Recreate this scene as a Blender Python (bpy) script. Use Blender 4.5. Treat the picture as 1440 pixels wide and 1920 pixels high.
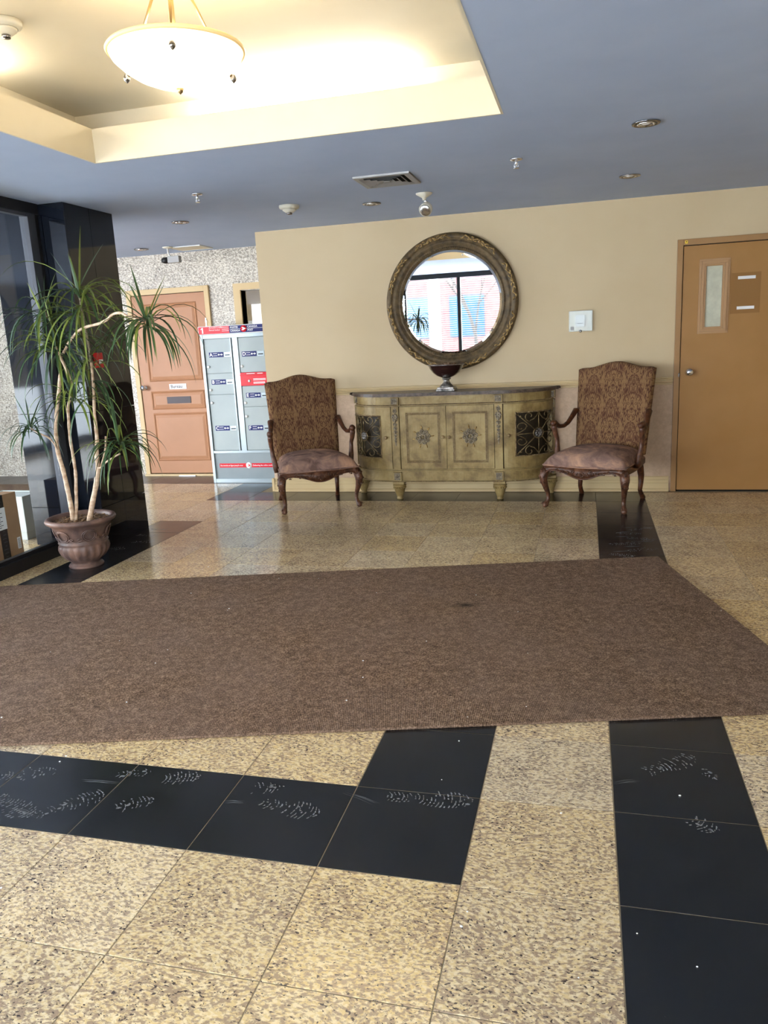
import bpy, bmesh, math, random
from mathutils import Vector, Matrix
PI = math.pi
R = math.radians
random.seed(7)
scene = bpy.context.scene
for o in list(bpy.data.objects): bpy.data.objects.remove(o)
COL = scene.collection

# ------------------------------------------------------------------ camera
CAMPOS = Vector((0, 0, 1.43))
CR = (0.9679577, 0.24615494, -0.04965515)
CU = (-0.00641694, 0.22192217, 0.97504327)
CF = (-0.25103129, 0.94348201, -0.21639084)
cam = bpy.data.cameras.new('camera'); camo = bpy.data.objects.new('camera', cam); COL.objects.link(camo)
cam.sensor_fit = 'VERTICAL'; cam.sensor_height = 36; cam.sensor_width = 27
cam.lens = 1451.3 / 1920 * 36; cam.clip_start = 0.02; cam.clip_end = 200
m = Matrix(((CR[0], CU[0], -CF[0], 0), (CR[1], CU[1], -CF[1], 0), (CR[2], CU[2], -CF[2], 0), (0, 0, 0, 1)))
camo.matrix_world = Matrix.Translation(CAMPOS) @ m
scene.camera = camo

# ------------------------------------------------------------------ world, lights, exposure
w = bpy.data.worlds.new('sky'); scene.world = w; w.use_nodes = True
bg = w.node_tree.nodes['Background']; bg.inputs['Color'].default_value = (0.90, 0.95, 1.0, 1); bg.inputs['Strength'].default_value = 21.0
scene.view_settings.view_transform = 'Standard'; scene.view_settings.look = 'None'
scene.view_settings.gamma = 1; scene.view_settings.use_curve_mapping = False
scene.view_settings.exposure = 0.10

def portal(loc, rot, sx, sy):
    l = bpy.data.lights.new('sky_portal', 'AREA'); l.shape = 'RECTANGLE'; l.size = sx; l.size_y = sy
    l.cycles.is_portal = True
    o = bpy.data.objects.new('sky_portal', l); o.location = loc; o.rotation_euler = rot; COL.objects.link(o)
portal((-1.60, -2.56, 1.27), (R(90), 0, 0), 4.4, 2.3)           # front windows, light travels +Y
portal((-5.98, -2.56, 1.25), (R(90), 0, 0), 4.4, 2.3)
portal((-8.35, 1.45, 1.25), (R(90), 0, R(-90)), 7.8, 2.3)              # vestibule opening

# ------------------------------------------------------------------ materials
def mat(name, col, rough=0.5, metal=0.0, spec=0.3, emit=None, es=0.0, coat=0.0, trans=0.0, alpha=1.0):
    mt = bpy.data.materials.new(name); mt.use_nodes = True
    b = mt.node_tree.nodes['Principled BSDF']
    b.inputs['Base Color'].default_value = (*col, 1); b.inputs['Roughness'].default_value = rough
    b.inputs['Metallic'].default_value = metal; b.inputs['Specular IOR Level'].default_value = spec
    b.inputs['Coat Weight'].default_value = coat; b.inputs['Coat Roughness'].default_value = 0.08
    b.inputs['Transmission Weight'].default_value = trans; b.inputs['Alpha'].default_value = alpha
    if emit: b.inputs['Emission Color'].default_value = (*emit, 1); b.inputs['Emission Strength'].default_value = es
    return mt
class NT:
    def __init__(s, mt): s.t = mt.node_tree; s.b = s.t.nodes['Principled BSDF']
    def n(s, ty, **kw):
        nd = s.t.nodes.new(ty)
        for k, v in kw.items():
            if k.startswith('i_'):
                nd.inputs[k[2:].replace('_', ' ')].default_value = v
            else: setattr(nd, k, v)
        return nd
    def l(s, a, b): s.t.links.new(a, b); return b
    def math(s, op, a, b=None, c=None):
        nd = s.n('ShaderNodeMath', operation=op)
        for i, x in enumerate((a, b, c)):
            if x is None: continue
            if isinstance(x, (int, float)): nd.inputs[i].default_value = x
            else: s.l(x, nd.inputs[i])
        return nd.outputs[0]
    def coord(s, kind='Object', scale=(1, 1, 1), loc=(0, 0, 0), rnd=0.0):
        tc = s.n('ShaderNodeTexCoord'); out = tc.outputs[kind]
        if rnd:
            oi = s.n('ShaderNodeObjectInfo'); va = s.n('ShaderNodeVectorMath', operation='SCALE')
            cx = s.n('ShaderNodeCombineXYZ'); s.l(oi.outputs['Random'], cx.inputs[0])
            r2 = s.math('FRACT', s.math('MULTIPLY', oi.outputs['Random'], 37.7)); s.l(r2, cx.inputs[1])
            s.l(cx.outputs[0], va.inputs[0]); va.inputs['Scale'].default_value = rnd
            ad = s.n('ShaderNodeVectorMath', operation='ADD'); s.l(out, ad.inputs[0]); s.l(va.outputs[0], ad.inputs[1]); out = ad.outputs[0]
        mp = s.n('ShaderNodeMapping'); mp.inputs['Scale'].default_value = scale; mp.inputs['Location'].default_value = loc
        s.l(out, mp.inputs['Vector']); return mp.outputs[0]
    def noise(s, vec, scale, detail=2, rough=0.5, dist=0.0):
        nd = s.n('ShaderNodeTexNoise'); nd.inputs['Scale'].default_value = scale; nd.inputs['Detail'].default_value = detail
        nd.inputs['Roughness'].default_value = rough; nd.inputs['Distortion'].default_value = dist
        s.l(vec, nd.inputs['Vector']); return nd.outputs[0]
    def ramp(s, fac, stops, interp='LINEAR'):
        nd = s.n('ShaderNodeValToRGB'); cr = nd.color_ramp; cr.interpolation = interp
        while len(cr.elements) < len(stops): cr.elements.new(0.5)
        for e, (p, c) in zip(cr.elements, stops): e.position = p; e.color = (*c, 1) if len(c) == 3 else c
        s.l(fac, nd.inputs[0]); return nd.outputs[0]
    def mix(s, fac, a, b, mode='MIX'):
        nd = s.n('ShaderNodeMix', data_type='RGBA', blend_type=mode)
        for i, x in ((0, fac), (6, a), (7, b)):
            if isinstance(x, (int, float)): nd.inputs[i].default_value = x
            elif isinstance(x, tuple): nd.inputs[i].default_value = (*x, 1)
            else: s.l(x, nd.inputs[i])
        return nd.outputs[2]
    def bump(s, h, strength=0.3, dist=0.002):
        nd = s.n('ShaderNodeBump'); nd.inputs['Strength'].default_value = strength; nd.inputs['Distance'].default_value = dist
        s.l(h, nd.inputs['Height']); s.l(nd.outputs[0], s.b.inputs['Normal'])
    def col(s, c): s.l(c, s.b.inputs['Base Color'])
    def rough(s, c): s.l(c, s.b.inputs['Roughness'])

def mottled(name, c1, c2, scale=8, rough=0.6, bump=0.0, detail=3, metal=0, spec=0.3, kind='Object', coat=0.0, bscale=None, bd=0.002, sc=(1, 1, 1)):
    mt = mat(name, c1, rough, metal, spec, coat=coat); N = NT(mt); v = N.coord(kind, sc)
    f = N.noise(v, scale, detail, 0.6); N.col(N.ramp(f, [(0.35, c1), (0.65, c2)]))
    if bump: N.bump(N.noise(v, bscale or scale * 4, 3), bump, bd)
    return mt

def granite(name, pale, cream, taupe, dark, rough, rnd=9.0, fine=1.0, aniso=0.55):
    """pale crystals in cream, taupe grains in streaky drifts, few dark flecks; every tile is cut from another spot of the slab"""
    mt = mat(name, cream, rough, spec=0.5); N = NT(mt)
    def warp(scale, loc=(0, 0, 0)):
        v = N.coord('Object', (1, 1, 1), loc, rnd=rnd)
        wn = N.n('ShaderNodeTexNoise'); wn.inputs['Scale'].default_value = 3.0; wn.inputs['Detail'].default_value = 1; N.l(v, wn.inputs['Vector'])
        ad = N.n('ShaderNodeVectorMath', operation='MULTIPLY_ADD'); N.l(wn.outputs['Color'], ad.inputs[0]); ad.inputs[1].default_value = (.12, .12, .12); N.l(v, ad.inputs[2])
        mp = N.n('ShaderNodeMapping'); mp.inputs['Scale'].default_value = scale; mp.inputs['Rotation'].default_value = (0, 0, .5); N.l(ad.outputs[0], mp.inputs['Vector']); return mp.outputs[0]
    v = warp((1, 1, 1)); va = warp((aniso, 1, 1)); vb = warp((aniso * 1.2, 1, 1), (11, 3, 5))
    drift = N.noise(v, 7, 3, 0.6)
    c = N.mix(N.ramp(N.noise(vb, 120 * fine, 2, 0.5), [(0.42, (0, 0, 0)), (0.58, (1, 1, 1))]), cream, pale)
    t = N.math('ADD', N.noise(va, 120 * fine, 3, 0.62, 0.3), N.math('MULTIPLY', N.math('SUBTRACT', drift, 0.5), 0.17))
    c = N.mix(N.ramp(t, [(0.45, (0, 0, 0)), (0.575, (0.90, 0.90, 0.90))]), c, taupe)
    d = N.math('ADD', N.noise(vb, 150 * fine, 2, 0.5, 0.2), N.math('MULTIPLY', N.math('SUBTRACT', drift, 0.5), 0.25))
    c = N.mix(N.ramp(d, [(0.625, (0, 0, 0)), (0.67, (1, 1, 1))]), c, dark)
    oi = N.n('ShaderNodeObjectInfo'); hv = N.n('ShaderNodeHueSaturation'); N.l(c, hv.inputs['Color'])
    if rnd:
        N.l(N.math('MULTIPLY_ADD', oi.outputs['Random'], 0.16, 0.92), hv.inputs['Value']); N.l(N.math('MULTIPLY_ADD', N.math('FRACT', N.math('MULTIPLY', oi.outputs['Random'], 7.3)), 0.25, 0.85), hv.inputs['Saturation'])
    N.col(hv.outputs[0])
    N.rough(N.ramp(N.noise(v, 9, 3), [(0.3, (rough * .8,) * 3), (0.7, (rough * 1.35,) * 3)]))
    return mt
M = {}
M['granite'] = granite('polished_cream_granite', (0.72, 0.575, 0.345), (0.63, 0.46, 0.235), (0.29, 0.20, 0.135), (0.055, 0.040, 0.036), 0.15)
M['granite_wall'] = granite('grey_granite_cladding', (0.66, 0.61, 0.52), (0.52, 0.46, 0.37), (0.27, 0.225, 0.18), (0.08, 0.07, 0.06), 0.35, rnd=0.0, fine=0.55, aniso=0.7)
mt = M['black_tile'] = mat('black_polished_tile', (0.012, 0.014, 0.018), 0.22, spec=0.45); N = NT(mt); v = N.coord('Object', rnd=9.0)
sm = N.ramp(N.noise(v, 11, 7, 0.75, 0.3), [(0.48, (0, 0, 0)), (1.0, (1, 1, 1))])
N.col(N.mix(sm, (0.009, 0.010, 0.012), (0.026, 0.028, 0.031)))
N.rough(N.ramp(N.noise(v, 5, 3, 0.5), [(0.2, (0.15,) * 3), (0.8, (0.27,) * 3)]))
M['door_tinted_tile'] = mottled('door_reflection_tinted_tile', (0.05, 0.035, 0.03), (0.08, 0.06, 0.05), 20, 0.3)  # dark granite border, the salmon door's brown reflection mixed into its colour
M['grout'] = mat('grout', (0.27, 0.215, 0.14), 0.9)
M['ceiling'] = mottled('daylight_tinted_ceiling_paint', (0.385, 0.46, 0.625), (0.415, 0.49, 0.65), 2.0, 0.75, 0.06, bscale=150, bd=0.001)  # grey ceiling paint with the blue of daylight mixed into its colour
M['coffer'] = mottled('cream_coffer_paint', (0.69, 0.61, 0.46), (0.72, 0.64, 0.49), 2.0, 0.7)
M['wall'] = mottled('beige_wall_paint', (0.56, 0.435, 0.27), (0.59, 0.465, 0.295), 1.5, 0.6, 0.05, bscale=220, bd=0.001)
M['wainscot'] = mottled('pinkish_wainscot_paper', (0.51, 0.365, 0.25), (0.60, 0.44, 0.31), 30, 0.75, 0.15, bscale=160, bd=0.001, detail=4)
M['trim'] = mat('cream_gloss_trim', (0.58, 0.44, 0.24), 0.4)
M['black_frame'] = mat('black_window_frame', (0.010, 0.010, 0.012), 0.35)
M['grey_frame'] = mat('grey_anodised_frame', (0.055, 0.058, 0.07), 0.5, 0.2)
M['pillar'] = mat('black_granite_panel', (0.006, 0.008, 0.013), 0.05, spec=0.45, coat=0.0)
M['dark'] = mat('dark_joint', (0.004, 0.004, 0.004), 0.9)
M['glass'] = mat('window_glass', (1, 1, 1), 0.0, trans=1.0); M['glass'].node_tree.nodes['Principled BSDF'].inputs['IOR'].default_value = 1.45
# thin architectural glass: mostly clear with a fresnel reflection, identical for every ray
t = M['glass'].node_tree; t.nodes.remove(t.nodes['Principled BSDF'])
tr = t.nodes.new('ShaderNodeBsdfTransparent'); tr.inputs[0].default_value = (0.95, 0.97, 0.975, 1)
gl = t.nodes.new('ShaderNodeBsdfGlossy'); gl.inputs['Roughness'].default_value = 0.0
fr = t.nodes.new('ShaderNodeLayerWeight'); fr.inputs[0].default_value = 0.5; mx = t.nodes.new('ShaderNodeMixShader')
pw = t.nodes.new('ShaderNodeMath'); pw.operation = 'POWER'; pw.inputs[1].default_value = 5.0; ma = t.nodes.new('ShaderNodeMath'); ma.operation = 'MULTIPLY_ADD'; ma.inputs[1].default_value = 0.96; ma.inputs[2].default_value = 0.04
t.links.new(fr.outputs['Facing'], pw.inputs[0]); t.links.new(pw.outputs[0], ma.inputs[0])
t.links.new(ma.outputs[0], mx.inputs[0]); t.links.new(tr.outputs[0], mx.inputs[1]); t.links.new(gl.outputs[0], mx.inputs[2])
t.links.new(mx.outputs[0], t.nodes['Material Output'].inputs[0])
M['clear'] = M['glass'].copy(); M['clear'].name = 'clear_plastic'
for nd in M['clear'].node_tree.nodes:
    if nd.type == 'MATH' and nd.operation == 'MULTIPLY_ADD': nd.inputs[2].default_value = 0.015
    if nd.type == 'BSDF_GLOSSY': nd.inputs['Roughness'].default_value = 0.12
mt = M['orange_door'] = mat('tan_orange_door_paint', (0.36, 0.19, 0.06), 0.38); N = NT(mt); v = N.coord('Object')
N.col(N.ramp(N.noise(v, 3, 3), [(0.3, (0.34, 0.175, 0.055)), (0.7, (0.38, 0.20, 0.07))])); N.bump(N.noise(v, 320, 2), 0.25, 0.001)
M['orange_frame'] = mat('tan_door_frame_paint', (0.34, 0.19, 0.08), 0.4)
M['orange_trim'] = mat('light_tan_moulding', (0.42, 0.25, 0.125), 0.4)
M['salmon'] = mottled('salmon_door_paint', (0.40, 0.195, 0.10), (0.43, 0.21, 0.11), 3, 0.45, 0.08, bscale=200, bd=0.001)
M['cream_frame'] = mat('cream_door_frame', (0.58, 0.42, 0.22), 0.45)
M['steel'] = mat('satin_chrome', (0.72, 0.72, 0.74), 0.2, 1.0)
M['bronze_steel'] = mat('dark_nickel', (0.30, 0.29, 0.30), 0.22, 1.0)
M['vent'] = mat('dull_grey_enamel', (0.30, 0.29, 0.28), 0.45, 0.3)
M['white'] = mat('white_plastic', (0.66, 0.66, 0.64), 0.45)
M['white_trim'] = mat('off_white_plastic', (0.62, 0.58, 0.48), 0.5)
M['label_white'] = mat('white_label', (0.85, 0.85, 0.85), 0.5)
M['black'] = mat('black_plastic', (0.012, 0.012, 0.013), 0.4)
M['grey_plate'] = mat('grey_brown_plate', (0.075, 0.06, 0.065), 0.5)
M['mail'] = mottled('pale_grey_metal', (0.31, 0.355, 0.355), (0.34, 0.385, 0.38), 3, 0.35)
M['mail_trim'] = mat('bright_aluminium_trim', (0.35, 0.41, 0.44), 0.3, 0.3)
M['mail_low'] = mottled('grey_lower_panel', (0.22, 0.26, 0.275), (0.25, 0.29, 0.305), 2.5, 0.4)
M['red'] = mat('red_sign', (0.60, 0.012, 0.025), 0.35)
M['navy'] = mat('navy_label', (0.006, 0.012, 0.11), 0.5)
M['carton'] = mottled('brown_cardboard', (0.36, 0.21, 0.11), (0.40, 0.24, 0.13), 6, 0.8)
M['planter_white'] = mat('white_bin_plastic', (0.52, 0.55, 0.51), 0.5)
# mat
mt = M['mat'] = mat('brown_entrance_mat', (0.13, 0.085, 0.065), 0.95, spec=0.15); N = NT(mt); v = N.coord('Object')
n = N.math('ADD', N.math('MULTIPLY', N.noise(v, 150, 3, 0.75), 0.7), N.math('MULTIPLY', N.noise(v, 28, 4, 0.7), 0.3)); big = N.noise(v, 2.2, 3)
wv = N.n('ShaderNodeTexWave', wave_type='BANDS', bands_direction='X'); wv.inputs['Scale'].default_value = 44; wv.inputs['Distortion'].default_value = 0.6; N.l(v, wv.inputs['Vector'])
c = N.ramp(n, [(0.38, (0.038, 0.021, 0.012)), (0.5, (0.145, 0.088, 0.054)), (0.62, (0.34, 0.225, 0.148))])
c = N.mix(N.ramp(big, [(0.3, (0,) * 3), (0.7, (0.35,) * 3)]), c, (0.18, 0.125, 0.10))
c = N.mix(N.math('MULTIPLY', wv.outputs[0], 0.14), c, (0.07, 0.045, 0.035)); gd = N.n('ShaderNodeTexGradient', gradient_type='SPHERICAL'); mp_ = N.coord('Object', (9, 18, 9), (1.30 * 9, .76 * 18, 0)); N.l(mp_, gd.inputs[0])
c = N.mix(N.math('MULTIPLY', N.math('MULTIPLY', gd.outputs[1], 1.6), N.noise(v, 30, 2)), c, (0.015, 0.009, 0.006)); N.col(c)
N.bump(N.math('ADD', n, N.math('MULTIPLY', wv.outputs[0], 0.5)), 0.45, 0.003)
M['mat_dark'] = mat('black_rubber', (0.01, 0.01, 0.011), 0.6)
# carved wood of chairs
def carved(name, c1, c2, hi, rough=0.36):
    mt = mat(name, c1, rough, spec=0.35); N = NT(mt); v = N.coord('Object', (1, 1, 1))
    f = N.noise(v, 22, 4, 0.6, 0.8); c = N.ramp(f, [(0.32, c1), (0.6, c2), (0.78, hi)]); N.col(c)
    N.bump(N.noise(v, 60, 3), 0.25, 0.003); return mt
M['chair_wood'] = carved('carved_mahogany', (0.020, 0.006, 0.003), (0.085, 0.026, 0.009), (0.20, 0.075, 0.026))
M['chair_carving'] = carved('worn_mahogany_carving', (0.030, 0.011, 0.006), (0.11, 0.042, 0.020), (0.24, 0.12, 0.070))
mt = M['suede'] = mat('worn_mauve_suede', (0.2, 0.12, 0.1), 0.9, spec=0.1); N = NT(mt); v = N.coord('Object', (1, 1, 1), rnd=5.0)
f = N.noise(v, 5.5, 5, 0.65, 0.7); N.col(N.ramp(f, [(0.36, (0.125, 0.075, 0.062)), (0.50, (0.245, 0.150, 0.118)), (0.64, (0.44, 0.255, 0.165))]))
mt = M['damask'] = mat('brown_red_damask', (0.2, 0.1, 0.06), 0.9, spec=0.15); N = NT(mt)
tc = N.n('ShaderNodeTexCoord'); sp = N.n('ShaderNodeSeparateXYZ'); N.l(tc.outputs['Object'], sp.inputs[0])
U = N.math('DIVIDE', sp.outputs[0], 0.175); V0 = N.math('DIVIDE', sp.outputs[2], 0.195)
arch = N.math('MULTIPLY', N.math('PINGPONG', N.math('MULTIPLY', U, 2.0), 1.0), 0.42)
V = N.math('ADD', V0, arch)
xm = N.math('PINGPONG', U, 1.0)
g = N.math('MULTIPLY', N.math('COSINE', N.math('MULTIPLY', U, PI)), N.math('COSINE', N.math('MULTIPLY', V, PI)))
# half-drop mirrored noise: the same mirrored figure under every medallion
vd = N.math('PINGPONG', N.math('ADD', V0, N.math('MODULO', N.math('FLOOR', N.math('ADD', U, 40.5)), 2.0)), 2.0)
xq = N.math('PINGPONG', N.math('ADD', U, 40.0), 0.5)
cb = N.n('ShaderNodeCombineXYZ'); N.l(N.math('MULTIPLY', xq, 1.1), cb.inputs[0]); N.l(N.math('FRACT', N.math('MULTIPLY', N.math('ADD', V0, N.math('FLOOR', N.math('ADD', U, 40.5))), 0.5)), cb.inputs[1]); cb.inputs[2].default_value = 1.7
nz = N.noise(cb.outputs[0], 4.6, 1.5, 0.5, 1.4)
field = N.math('ADD', N.math('MULTIPLY', g, 0.55), N.math('MULTIPLY', nz, 1.5))
lines = N.math('SINE', N.math('MULTIPLY', field, 15.0))
med = N.ramp(N.math('ADD', g, N.math('MULTIPLY', nz, 0.5)), [(0.36, (0, 0, 0)), (0.60, (0.8, 0.8, 0.8))])
c = N.mix(med, (0.225, 0.125, 0.056), (0.120, 0.052, 0.026))
c = N.mix(N.ramp(lines, [(0.45, (0, 0, 0)), (0.9, (0.9, 0.9, 0.9))]), c, (0.078, 0.027, 0.017))
c = N.mix(N.ramp(N.math('MULTIPLY', lines, -1.0), [(0.6, (0, 0, 0)), (0.98, (0.6, 0.6, 0.6))]), c, (0.30, 0.18, 0.085))
c = N.mix(N.math('MULTIPLY', N.noise(tc.outputs['Object'], 420, 1), 0.35), c, (0.05, 0.03, 0.02)); N.col(c)
N.bump(N.noise(tc.outputs['Object'], 400, 2), 0.4, 0.001)
# credenza
def antique(name, c1, c2, c3, sc=(1, 1, 1), rough=0.42, scale=7):
    mt = mat(name, c2, rough); N = NT(mt); v = N.coord('Object', sc)
    a = N.noise(v, scale, 5, 0.65, 0.3); c = N.ramp(a, [(0.28, c1), (0.5, c2), (0.72, c3)])
    st = N.noise(N.coord('Object', (60, 60, 4)), 2, 3); c = N.mix(N.ramp(st, [(0.5, (0,) * 3), (0.75, (0.35,) * 3)]), c, c1); N.col(c)
    N.bump(a, 0.1, 0.002); return mt
M['olive'] = antique('antiqued_olive_gold_wood', (0.115, 0.070, 0.022), (0.265, 0.185, 0.070), (0.385, 0.29, 0.125))
M['olive_dark'] = antique('aged_gold_moulding', (0.09, 0.055, 0.025), (0.20, 0.13, 0.06), (0.36, 0.27, 0.14), scale=40)
M['carv_grey'] = antique('grey_gold_carving', (0.06, 0.045, 0.03), (0.17, 0.135, 0.09), (0.38, 0.31, 0.20), scale=45, rough=0.4)
M['marble'] = mottled('dark_brown_marble', (0.035, 0.022, 0.016), (0.13, 0.09, 0.07), 28, 0.35, detail=6)
M['inner_dark'] = mottled('dark_brown_backing', (0.018, 0.012, 0.006), (0.035, 0.024, 0.012), 6, 0.5)
M['iron_gold'] = mottled('bronze_ironwork', (0.10, 0.065, 0.03), (0.27, 0.20, 0.10), 30, 0.35, metal=0.6)
M['mirror'] = mat('mirror_silver', (0.97, 0.98, 0.99), 0.0, 1.0)
M['mframe'] = mottled('bronze_mirror_frame', (0.055, 0.035, 0.015), (0.145, 0.096, 0.043), 20, 0.48, 0.3, bscale=140, metal=0.1)
M['mgold'] = mottled('gilded_leaf_ornament', (0.16, 0.09, 0.03), (0.55, 0.37, 0.14), 60, 0.35, metal=0.5)
M['vase_dark'] = mat('dark_wine_glaze', (0.022, 0.008, 0.007), 0.15, coat=0.5)
M['pewter'] = mottled('aged_pewter', (0.10, 0.09, 0.085), (0.42, 0.40, 0.38), 25, 0.3, metal=0.8)
M['potpourri'] = mottled('dried_potpourri', (0.10, 0.05, 0.03), (0.30, 0.20, 0.12), 60, 0.9)
mt = M['pot'] = mat('glazed_brown_stoneware', (0.2, 0.12, 0.1), 0.45); N = NT(mt); v = N.coord('Object')
f = N.noise(v, 6, 5, 0.65, 0.5); N.col(N.ramp(f, [(0.3, (0.045, 0.032, 0.033)), (0.5, (0.13, 0.078, 0.064)), (0.7, (0.24, 0.132, 0.092))])); N.bump(N.noise(v, 120, 2), 0.15, 0.001)
M['soil'] = mottled('bark_mulch', (0.03, 0.014, 0.008), (0.16, 0.085, 0.04), 70, 0.95, 1.0, bscale=60, bd=0.01)
M['chip'] = mottled('bark_chip', (0.06, 0.03, 0.015), (0.26, 0.15, 0.075), 40, 0.9)
M['cane'] = mottled('pale_cane_bark', (0.38, 0.24, 0.15), (0.66, 0.50, 0.36), 16, 0.7, 0.5, bscale=45, bd=0.004, sc=(1, 1, 2.2))
M['cane_dark'] = mottled('scarred_cane_bark', (0.09, 0.07, 0.045), (0.24, 0.20, 0.13), 60, 0.8, 0.8, bscale=70, bd=0.004, sc=(1, 1, 2.5))
def leafm(name, c1, c2):
    mt = mat(name, c1, 0.38); N = NT(mt); v = N.coord('Object'); N.col(N.ramp(N.noise(v, 6, 2), [(0.3, c1), (0.7, c2)]))
    N.b.inputs['Transmission Weight'].default_value = 0.0; return mt
M['leaf1'] = leafm('deep_green_leaf', (0.025, 0.060, 0.022), (0.055, 0.105, 0.035))
M['leaf2'] = leafm('olive_green_leaf', (0.10, 0.15, 0.022), (0.20, 0.24, 0.05))
M['leaf3'] = leafm('blue_green_leaf', (0.045, 0.085, 0.055), (0.095, 0.145, 0.10))
M['bowl'] = mat('frosted_glass_bowl', (1.0, 0.93, 0.75), 0.5, emit=(1.0, 0.86, 0.58), es=2.6)
M['bowl_rim'] = mat('amber_glass_rim', (0.85, 0.62, 0.30), 0.35, emit=(1.0, 0.66, 0.28), es=0.30)
M['brass'] = mat('brushed_brass', (0.42, 0.30, 0.15), 0.3, 0.9)
M['tube'] = mat('cove_lamp', (1, 1, 1), 0.5, emit=(1.0, 0.91, 0.74), es=80)
M['office_light'] = mat('office_ceiling_light', (1, 1, 1), 0.5, emit=(0.9, 0.95, 1.0), es=22)
M['outdoor_white'] = mat('white_rendered_column', (0.85, 0.86, 0.88), 0.7)
M['snow'] = mottled('snowy_pavement', (0.70, 0.73, 0.78), (0.80, 0.82, 0.85), 2, 0.9)
M['brick_out'] = mottled('pinkish_brick', (0.085, 0.035, 0.035), (0.12, 0.055, 0.05), 4, 0.9)
M['blue_glass'] = mat('bluish_glazing', (0.015, 0.045, 0.085), 0.1)
M['bark'] = mat('tree_bark', (0.03, 0.025, 0.022), 0.9)
M['blind'] = mat('white_blind_slat', (0.85, 0.85, 0.84), 0.5)
M['salt'] = mat('dried_salt', (0.15, 0.155, 0.16), 0.95, spec=0.1)
M['crumb'] = mat('white_crumb', (0.75, 0.75, 0.72), 0.9)
M['alarm_red'] = mat('red_alarm', (0.60, 0.02, 0.02), 0.35)
M['yellow'] = mat('yellow_sticker', (0.85, 0.60, 0.05), 0.5)

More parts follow.
